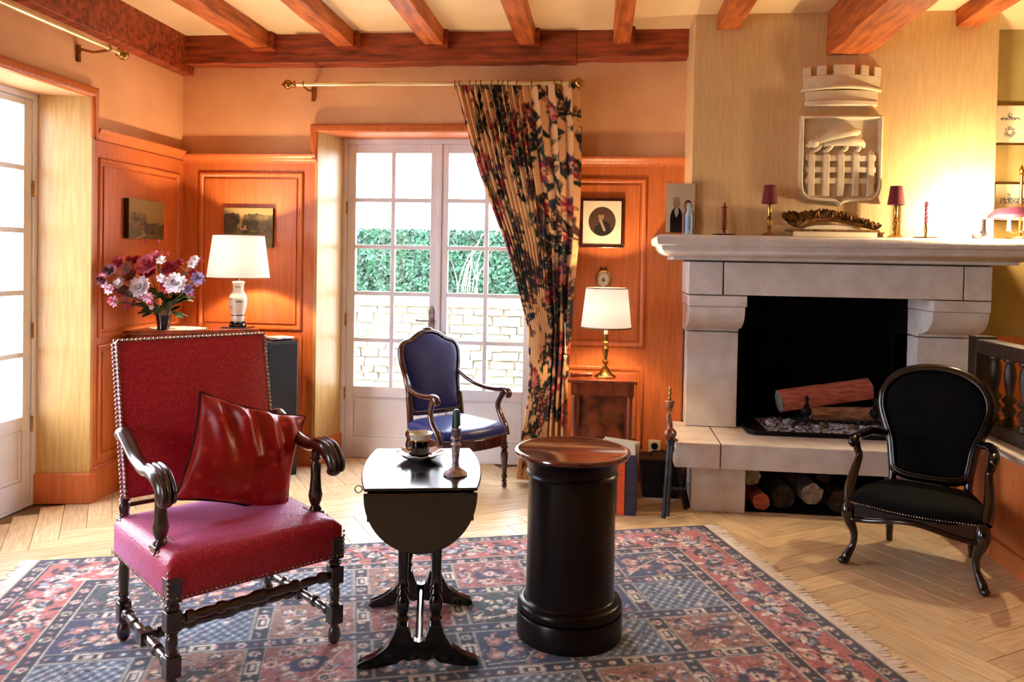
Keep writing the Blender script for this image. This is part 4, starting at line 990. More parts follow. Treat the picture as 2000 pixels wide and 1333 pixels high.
# ================================================================== BLUE ARMCHAIR (by the french door)
def offset_closed(pts, d):
    n = len(pts); out = []
    for i in range(n):
        a, b = Vector(pts[i-1]), Vector(pts[(i+1) % n]); t = (b-a); t.normalize(); out.append((pts[i][0]-t.y*d, pts[i][1]+t.x*d))
    return out
def back_frame(par, half, tilt, base, mwood, mfab, r, fabt=0.03, bulge=0.022, nail=True, fabname='back_pad'):
    """closed wooden frame and stuffed pad; half = right side outline (x,z) from bottom centre to top centre"""
    o2 = [(x, 0, z) for x, z in half]+[(-x, 0, z) for x, z in half[::-1][1:-1]]
    o = [(p.x, p.z) for p in spl(o2, 5, closed=True)]
    M = Matrix.Translation(base) @ Matrix.Rotation(-tilt, 4, 'X')
    MB().tube([M @ Vector((x, 0, z)) for x, z in o], r, 12, closed=True, flat=1.15, up=(0, 1, 0)).build('back_frame', mwood, par, angle=80)
    MB().tube([M @ Vector((x*0.995, -r*0.95, z)) for x, z in offset_closed(o, r*0.35)], r*0.33, 6, closed=True).build('frame_bead', mwood, par, angle=80)
    n = len(o); inn = offset_closed(o, r*0.6); cx = 0; cz = sum(z for x, z in o)/n
    vs = []; fs = []; ks = [1, 0.97, 0.9, 0.78, 0.6, 0.4, 0.2, 0.01]
    for s_ in (-1, 1):
        for k in ks:
            h = fabt*0.4+bulge*(1-k**3)**0.6
            for x, z in inn: vs.append(M @ Vector((x*k, s_*h if s_ == -1 else fabt*0.35, cz+(z-cz)*k)))
    N_ = len(ks)
    for s_ in (0, 1):
        for i in range(N_-1):
            for j in range(n):
                a = (s_*N_+i)*n; fs.append((a+j, a+(j+1) % n, a+n+(j+1) % n, a+n+j))
        fs.append(tuple((s_*N_+N_-1)*n+j for j in range(n)))
    for j in range(n): fs.append((j, (j+1) % n, N_*n+(j+1) % n, N_*n+j))
    MB().add(vs, fs).build(fabname, mfab, par, angle=60)
    if nail: nails('nail_trim', [M @ Vector((x, -fabt*0.42, z)) for x, z in offset_closed(o, r*1.0)], par, 0.011, 0.0034, closed=True)
    return M
bc = thing('upholstered_armchair', 'deep blue leather armchair with carved walnut frame in front of the french door', 'armchair', (-0.905, 4.968, 0), R(45.3))
so = [(p.x, p.y) for p in spl([(0.255, -0.19, 0), (0.20, -0.245, 0), (0, -0.275, 0), (-0.20, -0.245, 0), (-0.255, -0.19, 0), (-0.25, 0, 0), (-0.225, 0.20, 0), (-0.19, 0.235, 0), (0, 0.24, 0), (0.19, 0.235, 0), (0.225, 0.20, 0), (0.25, 0, 0)], 5, closed=True)]
MB().prism(so, 'z', 0.275, 0.345).build('seat_rail', M_dark2, bc, angle=40, bevel=0.006)
MB().dome([(x*0.985, y*0.985) for x, y in so], 0.342, 0.385, 0.045, rings=10).build('seat_pad', M_bluefab, bc, angle=70)
nails('nail_trim', [(x*1.004, y*1.004, 0.352) for x, y in so], bc, 0.011, 0.0034, closed=True)
FLEG = [(0, 0.010), (0.03, 0.016), (0.08, 0.017), (0.11, 0.012), (0.14, 0.019), (0.17, 0.012), (0.22, 0.018), (0.26, 0.019), (0.30, 0.014), (0.5, 0.019), (0.72, 0.024), (0.80, 0.020), (0.83, 0.014), (0.86, 0.024), (0.90, 0.024), (0.93, 0.018), (1, 0.026)]
for s in (-1, 1): MB().turned((s*0.235, -0.215, 0), (s*0.232, -0.212, 0.29), FLEG).build('leg', M_dark2, bc)
for s in (-1, 1): MB().tube(spl([(s*0.215, 0.30, 0), (s*0.208, 0.25, 0.12), (s*0.2, 0.215, 0.30), (s*0.198, 0.222, 0.42), (s*0.197, 0.243, 0.55)], 5), [0.017]*6+[0.021]*15, 10, flat=1).build('leg', M_dark2, bc)
bh = [(0, 0), (0.10, 0.0), (0.178, 0.01), (0.190, 0.07), (0.192, 0.16), (0.205, 0.25), (0.222, 0.34), (0.222, 0.41), (0.195, 0.455), (0.14, 0.475), (0.09, 0.505), (0.045, 0.525), (0, 0.53)]
back_frame(bc, bh, R(13), (0, 0.225, 0.44), M_dark2, M_bluefab, 0.018)
MB().ball((0, 0.225+0.115, 0.44+0.53), (0.04, 0.012, 0.014), 12, 8).build('crest_carving', M_dark2, bc)
for s in (-1, 1):
    pts = spl([(s*0.205, 0.27, 0.69), (s*0.222, 0.22, 0.655), (s*0.25, 0.14, 0.617), (s*0.268, 0.02, 0.60), (s*0.272, -0.08, 0.603), (s*0.272, -0.15, 0.612), (s*0.274, -0.19, 0.60), (s*0.274, -0.198, 0.578), (s*0.274, -0.178, 0.568)], 5)
    MB().tube(pts, spl1([0.014, 0.017, 0.018, 0.019, 0.021, 0.025, 0.024, 0.020, 0.012], 5), 10, flat=0.8).build('armrest', M_dark2, bc, angle=70)
    pts = spl([(s*0.270, -0.155, 0.598), (s*0.262, -0.120, 0.55), (s*0.258, -0.105, 0.50), (s*0.262, -0.135, 0.44), (s*0.256, -0.185, 0.385), (s*0.248, -0.205, 0.33)], 5)
    MB().tube(pts, spl1([0.019, 0.018, 0.017, 0.019, 0.022, 0.026], 5), 10).build('arm_support', M_dark2, bc, angle=70)

# ================================================================== BLACK ARMCHAIR (by the hearth)
kc = thing('upholstered_armchair', 'low black velvet armchair with balloon back and glossy cabriole legs by the fireplace', 'armchair', (1.565, 4.045, 0), R(-30.2))
so = [(p.x, p.y) for p in spl([(0.285, -0.20, 0), (0.20, -0.235, 0), (0.10, -0.262, 0), (0, -0.27, 0), (-0.10, -0.262, 0), (-0.20, -0.235, 0), (-0.285, -0.20, 0), (-0.275, 0, 0), (-0.22, 0.18, 0), (-0.15, 0.235, 0), (0, 0.245, 0), (0.15, 0.235, 0), (0.22, 0.18, 0), (0.275, 0, 0)], 5, closed=True)]
m = MB(); n = len(so); vs = []; fs = []
def railz(x, y, top): 
    f = max(0, -y/0.27)
    return (0.292+0.012*f*(1 if abs(x) > 0.2 else 0)) if top else 0.238+0.026*math.cos(x/0.285*math.pi)*f-0.0
for top in (0, 1):
    for k in (1.0, 0.9): 
        for x, y in so: vs.append((x*k, y*k, railz(x, y, top)))
q = [0, 2*n, 3*n, n]
for a, b in ((0, 2), (2, 3), (3, 1), (1, 0)):
    for j in range(n): fs.append((a*n+j, a*n+(j+1) % n, b*n+(j+1) % n, b*n+j))
m.add(vs, fs).build('seat_rail', M_black, kc, angle=50, bevel=0.004)
MB().tube([(x*1.012, y*1.012, railz(x, y, 0)+0.006) for x, y in so], 0.012, 8, closed=True).build('rail_moulding', M_black, kc, angle=80)
MB().dome([(x*0.985, y*0.985) for x, y in so], 0.285, 0.318, 0.055, rings=12).build('seat_pad', M_blackfab, kc, angle=70)
nails('nail_trim', [(x*1.0, y*1.0, 0.303) for x, y in so], kc, 0.0115, 0.0042, closed=True)
for s in (-1, 1):
    pts = spl([(s*0.293, -0.222, 0.006), (s*0.287, -0.215, 0.035), (s*0.262, -0.20, 0.09), (s*0.258, -0.198, 0.15), (s*0.278, -0.215, 0.215), (s*0.284, -0.215, 0.262), (s*0.272, -0.20, 0.30)], 6)
    m = MB().tube(pts, spl1([0.016, 0.021, 0.015, 0.0175, 0.026, 0.032, 0.024], 6), 14); m.ball((s*0.300, -0.236, 0.018), (0.021, 0.021, 0.018), 12, 8); m.build('leg', M_black, kc, angle=70)
    MB().tube(spl([(s*0.19, 0.27, 0.0), (s*0.185, 0.235, 0.12), (s*0.18, 0.205, 0.28)], 5), [0.015, 0.016, 0.017, 0.018, 0.019, 0.02, 0.021, 0.022, 0.023, 0.023, 0.023], 10).build('leg', M_black, kc)
    MB().tube(spl([(s*0.18, 0.20, 0.27), (s*0.172, 0.21, 0.36), (s*0.178, 0.228, 0.43)], 5), 0.02, 10).build('back_post', M_black, kc)
bh = [(0, 0), (0.10, 0.003), (0.162, 0.026), (0.176, 0.08), (0.190, 0.17), (0.222, 0.26), (0.246, 0.34), (0.245, 0.41), (0.212, 0.48), (0.15, 0.528), (0.08, 0.552), (0, 0.560)]
back_frame(kc, bh, R(14), (0, 0.205, 0.375), M_black, M_blackfab, 0.025, nail=False)
for s in (-1, 1):
    pts = spl([(s*0.205, 0.245, 0.575), (s*0.235, 0.20, 0.578), (s*0.268, 0.13, 0.590), (s*0.298, 0.02, 0.580), (s*0.302, -0.055, 0.580), (s*0.303, -0.09, 0.566), (s*0.302, -0.088, 0.548)], 5)
    MB().tube(pts, spl1([0.016, 0.019, 0.021, 0.020, 0.024, 0.020, 0.012], 5), 10).build('armrest', M_black, kc, angle=70)
    pts = spl([(s*0.300, -0.05, 0.575), (s*0.292, -0.035, 0.53), (s*0.282, -0.03, 0.49), (s*0.290, -0.075, 0.43), (s*0.296, -0.135, 0.36), (s*0.288, -0.18, 0.30)], 5)
    MB().tube(pts, spl1([0.022, 0.019, 0.017, 0.021, 0.026, 0.028], 5), 10).build('arm_support', M_black, kc, angle=70)

# ================================================================== CURTAIN
CW, CH = 2.3, 2.62
cc = Canvas(CW, CH, 210, '#d8a672'); rg = random.Random(5)
GR1, GR2, RD, PK, PUR, BRW, TAN = '#1c2422', '#28383a', '#a02830', '#c86a5c', '#54344c', '#4a2c22', '#c89a68'
def branch(x, y, a, L, t):
    pts = [(x, y)]
    for k in range(12):
        a += rg.uniform(-0.35, 0.35); x += math.cos(a)*L/12; y += math.sin(a)*L/12; pts.append((x, y))
        if rg.random() < 0.75:
            s = rg.choice([-1, 1]); cc.leaf(x, y, a+s*rg.uniform(0.5, 1.2), rg.uniform(0.07, 0.14), rg.uniform(0.026, 0.05), rg.choice([GR1, GR2, GR1, BRW]), TAN if rg.random() < 0.4 else None)
    cc.line(pts, t, rg.choice([GR1, BRW, GR2])); return x, y
def bloom(x, y, r):
    c = rg.choice([RD, PUR, PK, RD, BRW])
    n = rg.choice([9, 11, 13]); a0 = rg.random()*6
    for k in range(n): cc.leaf(x, y, a0+k*6.283/n, r*rg.uniform(0.85, 1.15), r*0.42, c if k % 2 else rg.choice([PK, RD, PUR]), GR1)
    cc.rosette(x, y, r*0.42, 8, c, TAN, GR1)
for k in range(70): cc.leaf(rg.random()*CW, rg.random()*CH, rg.random()*6.28, 0.12, 0.05, '#cfa878')
for k in range(150):
    x, y = rg.random()*CW, rg.random()*CH; ex, ey = branch(x, y, rg.choice([1.2, 1.8, 1.5, 2.4, 0.8]), rg.uniform(0.35, 0.6), rg.uniform(0.010, 0.02))
    if rg.random() < 0.85: bloom(ex, ey, rg.uniform(0.05, 0.105))
for k in range(160):
    x, y = rg.random()*CW, rg.random()*CH; cc.rosette(x, y, rg.uniform(0.008, 0.018), 5, rg.choice([RD, PK, GR2, PUR]), TAN, RD)
for k in range(90):
    x, y = rg.random()*CW, rg.random()*CH
    for q in range(7): cc.leaf(x, y, 0.9*q, 0.035, 0.008, rg.choice([GR1, GR2]))
M_curt = colmat('curtain_chintz', 0.85, 0.3, 400, spec=0.15, trans=0.12)
zs = [2.57, 2.29, 2.02, 1.79, 1.53, 1.264, 1.0, 0.735, 0.537, 0.306, 0.035]
le = [-.968, -.889, -.808, -.72, -.615, -.536, -.461, -.446, -.455, -.489, -.52]
ri = [-.165, -.150, -.147, -.15, -.158, -.180, -.192, -.21, -.214, -.21, -.205]
nu, nv = 540, 690
cc.a = (cc.a*2+np.roll(cc.a, 1, 0)+np.roll(cc.a, -1, 0)+np.roll(cc.a, 1, 1)+np.roll(cc.a, -1, 1))/6
u = np.linspace(0, 1, nu); v = np.linspace(0, 1, nv); U, V = np.meshgrid(u, v)
zz = 2.565-(2.565-0.035)*V
LE = np.interp(-zz, [-z for z in zs], le); RI = np.interp(-zz, [-z for z in zs], ri)
# folds are crowded at the left, broad at the right; S = distance along the cloth
ph = np.where(U < 0.56, U/0.56*13.0, 13.0+(U-0.56)/0.44*3.2)
amp = np.interp(V, [0, 0.1, 0.6, 1.0], [0.012, 0.024, 0.030, 0.038])
amp = amp*np.where(U < 0.56, 1.0, 1.15)
wob = 0.25*np.sin(3*V+U*7)
Yc = 5.095+amp*np.sin(2*math.pi*ph+wob)-0.01*np.sin(U*9)
Xc = LE+(RI-LE)*U+amp*0.35*np.sin(4*math.pi*ph+wob)
S = np.where(U < 0.56, U/0.56*1.35, 1.35+(U-0.56)/0.44*0.72)
kk = np.clip((RI-LE)/0.80, 0.38, 1.0); S = 1.1+(S-1.1)*kk
cols = cc.sample(np.clip(S+0.03, 0, CW-0.01), np.clip(zz+0.02, 0, CH))
ct = thing('curtain', 'floral chintz curtain drawn to the right of the back french door', 'curtain', (0, 0, 0))
grid_obj('cloth', Xc, Yc, zz, cols, M_curt, ct)
for k in range(13):
    uu = [0.0, 0.035, 0.12, 0.17, 0.21, 0.30, 0.35, 0.39, 0.43, 0.50, 0.62, 0.80, 0.95][k]; x = -0.968+0.803*uu
    m = MB().torus((x, 5.10, 2.574), 0.0215, 0.0035, axis='x', n=18, k=6); m.tube([(x, 5.10, 2.551), (x, 5.098, 2.538)], 0.003, 6); m.build('ring', M_brass, ct)
m = MB().tube(spl([(-0.225, 5.06, 1.05), (-0.222, 5.05, 0.95), (-0.22, 5.055, 0.84)], 4), 0.003, 6); m.lathe([(0.004, 0), (0.013, -0.005), (0.008, -0.028), (0.003, -0.034)], (-0.22, 5.055, 0.845), 10); m.build('tassel', M_cream, ct)

# ================================================================== SIDE TABLE AND LAMP (right of the curtain)
st = thing('side_table', 'small mahogany side table with turned columns beside the floral curtain', 'side table', (0.015, 4.90, 0))
MB().box(-0.205, 0.21, -0.155, 0.155, 0.715, 0.735).build('table_top', M_mahog, st, smooth=False, bevel=0.003)
MB().box(-0.185, 0.19, -0.14, 0.145, 0.645, 0.7145).build('apron', M_mahog, st, smooth=False, bevel=0.002)
for x in (-0.162, 0.167):
    MB().lathe([(0.024, 0), (0.024, 0.02), (0.018, 0.03), (0.019, 0.30), (0.016, 0.61)], (x, -0.115, 0.03), 20).build('column', M_mahog, st)
    MB().lathe([(0.016, 0), (0.022, 0.003), (0.022, 0.012), (0.018, 0.015)], (x, -0.115, 0.6405-0.012), 20).build('collar', M_brass, st)
    MB().box(x-0.024, x+0.024, 0.09, 0.14, 0.03, 0.645).build('rear_post', M_mahog, st, smooth=False)
MB().box(-0.19, 0.195, -0.145, 0.145, 0.0, 0.03).build('plinth', M_mahog, st, smooth=False, bevel=0.003)
MB().box(-0.138, 0.143, 0.10, 0.115, 0.03, 0.645).build('back_board', M_burl, st, smooth=False)
TS = 0.7355
lp = thing('table_lamp', 'brass candlestick lamp with cream drum shade on the mahogany side table', 'lamp', (0.033, 4.90, TS))
MB().lathe([(0.066, 0), (0.066, 0.006), (0.058, 0.012), (0.050, 0.016)], n=8).build('base', M_brass, lp, smooth=False)
MB().lathe([(0.050, 0.016), (0.034, 0.03), (0.020, 0.055), (0.012, 0.068), (0.010, 0.075), (0.019, 0.088), (0.020, 0.098), (0.010, 0.108), (0.011, 0.125), (0.017, 0.15), (0.020, 0.175), (0.012, 0.188), (0.016, 0.20), (0.021, 0.212), (0.013, 0.222), (0.013, 0.24), (0.017, 0.246), (0.017, 0.262)], n=28).build('stem', M_brass, lp)
MB().lathe([(0.012, 0.262), (0.012, 0.33)], n=14).build('candle_sleeve', M_porc, lp)
def shade(par, r0_, z0, r1_, z1, mat, trim=True, n=64):
    th = 0.0025
    MB().lathe([(r0_, z0), (r1_, z1), (r1_-th, z1), (r0_-th, z0), (r0_, z0)], n=n, caps=False).build('lamp_shade', mat, par, angle=60)
    if trim:
        MB().torus((0, 0, z0), r0_, 0.0045, n=n, k=6).build('shade_trim', M_trim, par); MB().torus((0, 0, z1), r1_, 0.0035, n=n, k=6).build('shade_trim', M_trim, par)
def carrier(par, r1_, z1, zc):
    m = MB()
    for k in range(3): a = k*2.094; m.tube([(0, 0, zc), (r1_*0.98*math.cos(a), r1_*0.98*math.sin(a), z1-0.004)], 0.0016, 5)
    m.build('shade_carrier', M_brass, par)
def bulb(par, z, r=0.028):
    MB().lathe([(0.011, -0.05), (0.013, -0.03), (r, 0.0), (r*0.93, 0.018), (r*0.5, 0.032), (0, 0.036)], (0, 0, z), 16, caps=False).build('bulb', M_bulb, par)
WARM = (1.0, 0.69, 0.40)
shade(lp, 0.153, 0.305, 0.127, 0.545, M_shade); carrier(lp, 0.127, 0.545, 0.37); bulb(lp, 0.40)
lamp_light('lamp_glow', (0, 0, 0.415), 80, WARM, 0.035, lp)
pi_ = thing('wooden_pipe', 'short dark wooden flute-like tube with ringed end lying on the side table', 'pipe', (-0.115, 4.86, TS+0.0145), R(8))
MB().turned((-0.06, 0, 0), (0.07, 0.0, 0), [(0, 0.012), (0.05, 0.0145), (0.12, 0.0145), (0.16, 0.011), (0.2, 0.013), (0.55, 0.011), (0.7, 0.0125), (1, 0.010)], 14).build('body', M_mahog, pi_)
MB().turned((-0.062, 0, 0), (-0.052, 0, 0), [(0, 0.0145), (1, 0.0148)], 14).build('end_ring', M_brass, pi_)

# magazine bag beside the column, wall socket, bellows, coal bucket
M_iron2 = pmat('patinated_metal', '#3a4048', '#1c2026', scale=14, rough=0.4, metal=0.5); M_worn = pmat('worn_brass', '#b07c60', '#6c4430', scale=40, rough=0.4, metal=0.5)
bg_ = thing('striped_bag', 'open paper bag with dark and orange stripes standing behind the column pedestal', 'bag', (0.10, 4.62, 0), R(-6))
def openbox(x0, x1, y0, y1, z0, z1, t=0.003): return MB().box(x0, x1, y0, y0+t, z0, z1).box(x0, x1, y1-t, y1, z0, z1).box(x0, x0+t, y0+t, y1-t, z0, z1).box(x1-t, x1, y0+t, y1-t, z0, z1).box(x0, x1, y0, y1, z0, z0+t)
M_bagn = pmat('bag_navy', '#34304a', '#201c30', scale=20, rough=0.6); M_bago = pmat('bag_orange', '#e05a20', '#c84818', scale=10, rough=0.6)
openbox(-0.12, 0.125, -0.06, 0.06, 0, 0.345).build('body', M_bagn, bg_, smooth=False)
MB().box(0.018, 0.06, -0.0625, -0.0605, 0.002, 0.343).build('stripe', M_bago, bg_, smooth=False, label='orange stripe'); MB().box(-0.08, -0.04, -0.0625, -0.0605, 0.002, 0.343).build('stripe', M_bago, bg_, smooth=False, label='orange stripe')
pp = thing('papers', 'white papers sticking out of the striped bag', 'papers', (0.10, 4.62, 0.30), R(-6))
for k in range(4): MB().boxc((0.012+0.006*k, -0.03+0.02*k, 0.045), (0.205, 0.003, 0.11+0.01*k), (R(-14+6*k), R(3*k-4), 0)).build('sheet', M_paper, pp, smooth=False)
so_ = thing('wall_socket', 'square cream wall socket low on the panelling between side table and fireplace', 'socket', (0.365, 5.238, 0.245))
MB().box(-0.04, 0.04, 0.0, 0.009, -0.04, 0.04).build('plate', M_cream, so_, bevel=0.004, smooth=False); MB().lathe([(0.0, 0.0), (0.019, 0.0), (0.022, 0.003)], M=Matrix.Translation((0, 0.001, 0)) @ Matrix.Rotation(R(90), 4, 'X'), n=20).build('outlet', M_iron, so_)
bw = thing('fireside_stand', 'narrow dark A-shaped fireside stand with carved brass head and spindle finial beside the hearth', 'stand', (0.0, 4.56, 0.0))
for nm_, p, q in (('front_leg', (0.400, 0.0, 0.47), (0.375, -0.02, 0.0)), ('front_leg', (0.418, 0.03, 0.47), (0.398, 0.02, 0.0)), ('rear_leg', (0.425, 0.12, 0.45), (0.515, 0.16, 0.0)), ('rear_leg', (0.42, 0.15, 0.45), (0.535, 0.20, 0.0))):
    MB().tube([p, q], [0.011, 0.014], 4, flat=0.9).build(nm_, M_iron2, bw, smooth=False)
MB().boxc((0.405, 0.07, 0.44), (0.03, 0.20, 0.05)).build('top_rail', M_iron2, bw, smooth=False, bevel=0.003)
MB().boxc((0.44, 0.09, 0.14), (0.13, 0.012, 0.014)).build('stretcher', M_iron2, bw, smooth=False)
m = MB().tube(spl([(0.398, -0.015, 0.44), (0.388, -0.02, 0.48), (0.402, -0.02, 0.52), (0.393, -0.015, 0.56), (0.397, 0, 0.60)], 5), spl1([0.010, 0.022, 0.013, 0.017, 0.010], 5), 10)
m.tube(spl([(0.41, -0.01, 0.51), (0.43, -0.015, 0.485), (0.422, -0.015, 0.455), (0.445, -0.01, 0.44)], 5), 0.008, 8); m.build('carved_head', M_worn, bw)
MB().lathe([(0.010, 0.597), (0.016, 0.61), (0.027, 0.648), (0.029, 0.66), (0.024, 0.664), (0.006, 0.666)], (0.397, 0, 0), 18).build('cup', M_worn, bw)
MB().lathe([(0.005, 0.666), (0.010, 0.675), (0.006, 0.688), (0.011, 0.70), (0.006, 0.713), (0.009, 0.724), (0.003, 0.745)], (0.397, 0, 0), 14).build('finial', M_brass, bw)
cb = thing('coal_box', 'black metal box on the floor in the shadow between bag and fireplace', 'box', (0.385, 5.02, 0))
MB().prism([(-0.11, 0), (0.11, 0), (0.125, 0.22), (-0.125, 0.22)], 'y', -0.10, 0.10).build('body', M_iron, cb, smooth=False, bevel=0.005)
MB().box(-0.13, 0.13, -0.105, 0.105, 0.2205, 0.235).build('lid', M_iron, cb, smooth=False, bevel=0.003)
MB().tube(spl([(-0.06, 0, 0.235), (-0.045, 0, 0.262), (0.045, 0, 0.262), (0.06, 0, 0.235)], 4), 0.005, 8).build('handle', M_iron, cb)

# ================================================================== PICTURES
def framed(name, label, c, w_, h_, fw, fd, mat, canvas_fn, wall='y', tilt=0, group=None, mount=None):
    """c = centre on the wall face; wall 'y': hangs on a wall facing -y, 'x': facing +x"""
    t = thing(name, label, 'picture', c, R(90) if wall == 'x' else 0, group)
    if fw: 
        m = MB().box(-w_/2, w_/2, -fd, 0, -h_/2, -h_/2+fw).box(-w_/2, w_/2, -fd, 0, h_/2-fw, h_/2).box(-w_/2, -w_/2+fw, -fd, 0, -h_/2+fw, h_/2-fw).box(w_/2-fw, w_/2, -fd, 0, -h_/2+fw, h_/2-fw)
        m.build('frame', mat, t, smooth=False, bevel=0.002)
        y = -fd*0.6
    else: MB().box(-w_/2, w_/2, -fd, 0, -h_/2, h_/2).build('stretcher', mat, t, smooth=False); y = -fd-0.0008
    iw, ih = w_-2*fw, h_-2*fw; cvs = Canvas(iw, ih, 230/max(iw, ih), '#e6dac0'); canvas_fn(cvs, iw, ih)
    picture('image', cvs, t, (-iw/2, y, -ih/2), (1, 0, 0))
    return t
rg = random.Random(8)
def landscape1(c, w, h):
    for i in range(40): c.rect(0, h*(0.35+0.65*i/40), w, h*(0.35+0.65*(i+1)/40)+0.01, tuple(np.array([0.50, 0.40, 0.20])+np.array([0.08, 0.07, 0.05])*i/40))
    c.rect(0, 0, w, h*0.36, '#5a4a26')
    for k in range(60): c.ell(rg.random()*w*0.45, h*(0.3+rg.random()*0.3), 0.02, 0.016, 0, rg.choice(['#5c4424', '#6a5028', '#4c3a1e', '#745a30']))
    for k in range(70): c.ell(w*(0.4+0.6*rg.random()), h*(0.12+rg.random()*0.26), 0.022, 0.012, 0, rg.choice(['#3c3018', '#4a3c1c', '#5a4624', '#332a14']))
    c.line([(w*0.2, 0), (w*0.45, h*0.1), (w*0.35, h*0.2)], 0.012, '#8a7244')
def landscape2(c, w, h):
    for i in range(40): c.rect(0, h*(0.45+0.55*i/40), w, h*(0.45+0.55*(i+1)/40)+0.01, tuple(np.array([0.62, 0.50, 0.30])-np.array([0.10, 0.06, 0.02])*i/40))
    c.rect(0, 0, w, h*0.5, '#5c5428')
    for k in range(80): c.ell(w*(0.0+0.28*rg.random()), h*(0.45+rg.random()*0.36), 0.018, 0.02, 0, rg.choice(['#3a2c18', '#453420', '#2e2414']))
    for k in range(120): c.ell(w*(0.42+0.35*rg.random()), h*(0.40+rg.random()*0.40), 0.02, 0.018, 0, rg.choice(['#3e3420', '#4a3e24', '#352c18']))
    for k in range(70): c.ell(w*(0.75+0.25*rg.random()), h*(0.35+rg.random()*0.42), 0.02, 0.018, 0, rg.choice(['#5a4e2e', '#4a4228', '#665834']))
    for k in range(30): c.ell(w*rg.random(), h*0.42*rg.random(), 0.03, 0.008, 0, rg.choice(['#6a6030', '#4e4824', '#5a4420']))
    for k in range(5): c.ell(w*(0.3+0.2*rg.random()), h*(0.44+0.1*rg.random()), 0.006, 0.008, 0, '#c8a070')
framed('landscape_painting', 'small unframed hazy brown landscape painting on the left wall above the flowers', (-2.898, 4.752, 1.655), 0.39, 0.245, 0, 0.032, M_black, landscape1, 'x')
framed('landscape_painting', 'small unframed painting of dark trees on the back wall above the porcelain lamp', (-2.418, 5.258, 1.63), 0.35, 0.27, 0, 0.026, M_black, landscape2)
def portrait(c, w, h):
    cx, cy = w/2, h*0.53; c.ell(cx, cy, w*0.355, h*0.335, 0, '#3c2a20'); c.ell(cx, cy, w*0.34, h*0.32, 0, '#4c3628')
    c.ell(cx+0.005, cy-h*0.19, w*0.23, h*0.13, 0, '#241a16'); c.ell(cx+0.012, cy-h*0.12, w*0.17, h*0.13, 0, '#241a16')
    for k in range(14): c.ell(cx-0.012+k*0.0022, cy+0.01-k*0.0052, 0.011-0.0004*k, 0.008, -0.9, '#9c8c70')
    c.ell(cx-0.006, cy+h*0.115, w*0.075, h*0.085, 0, '#947654'); c.ell(cx-0.006, cy+h*0.18, w*0.07, h*0.03, 0, '#3c2e22')
    c.ell(cx-0.012, cy+h*0.13, 0.002, 0.0015, 0, '#3c2a20'); c.ell(cx+0.0015, cy+h*0.13, 0.002, 0.0015, 0, '#3c2a20'); c.line([(cx-0.011, cy+h*0.075), (cx-0.001, cy+h*0.075)], 0.0015, '#7a4a3a')
    c.line([(cx-0.03, h*0.1), (cx+0.03, h*0.1)], 0.002, '#c0b090')
framed('framed_portrait', 'framed oval portrait print of a man on the panelling above the brass lamp', (-0.005, 5.2605, 1.695), 0.287, 0.325, 0.02, 0.02, M_dark2, portrait)
om = thing('oval_miniature', 'tiny oval framed picture with a bow hanging right above the brass lamp shade', 'picture', (0.012, 5.2605, 1.325))
MB().torus((0, -0.007, 0), 0.045, 0.009, axis='y', n=32).build('frame', M_brass, om).scale = (1, 1, 1.3)
m = MB().prism([(0.042*math.cos(t), 0.055*math.sin(t)) for t in [6.283*k/32 for k in range(32)]], 'y', -0.006, 0); m.build('mount', M_porc, om)
cvs = Canvas(0.04, 0.05, 900, '#f0e6d0'); cvs.ell(0.02, 0.02, 0.012, 0.012, 0, '#7a6a4a'); cvs.ell(0.02, 0.035, 0.005, 0.006, 0, '#a88868'); picture('image', cvs, om, (-0.02, -0.0066, -0.025), (1, 0, 0))
m = MB()
for s in (-1, 1): m.tube(spl([(0, -0.006, 0.062), (s*0.018, -0.006, 0.078), (s*0.022, -0.006, 0.066), (0, -0.006, 0.062)], 4), 0.0035, 6)
m.build('bow', M_brass, om)
def printa(c, w, h):
    for k in range(60): c.ell(w*(0.12+0.5*rg.random()), h*(0.62+0.06*rg.random()), 0.004, 0.003, 0, rg.choice(['#5a5a60', '#77777c', '#8c8880']))
    for k in range(20): c.ell(w*(0.3+0.12*rg.random()), h*(0.66+0.14*rg.random()), 0.003, 0.004, 0, '#55555c')
    for k in range(110): a = rg.random()*6.28; q = rg.uniform(0.4, 1); c.ell(w*0.36+0.035*q*math.cos(a), h*0.3+0.036*q*math.sin(a), 0.003, 0.003, 0, rg.choice(['#66666c', '#8c8890', '#55555c']))
def printb(c, w, h):
    for k in range(120): c.ell(w*(0.12+0.6*rg.random()), h*(0.45+0.16*rg.random()), 0.004, 0.003, 0, rg.choice(['#5a5a60', '#77777c', '#8c8880']))
    for k in range(20): c.ell(w*(0.3+0.1*rg.random()), h*(0.55+0.18*rg.random()), 0.003, 0.004, 0, '#55555c')
framed('framed_print', 'upper of two narrow-framed engravings on the ochre wall at the right edge', (2.535, 5.288, 2.34), 0.26, 0.255, 0.011, 0.015, M_brass, printa)
framed('framed_print', 'lower of two narrow-framed engravings behind the plum shaded lamp', (2.545, 5.288, 1.86), 0.26, 0.24, 0.011, 0.015, M_brass, printb)

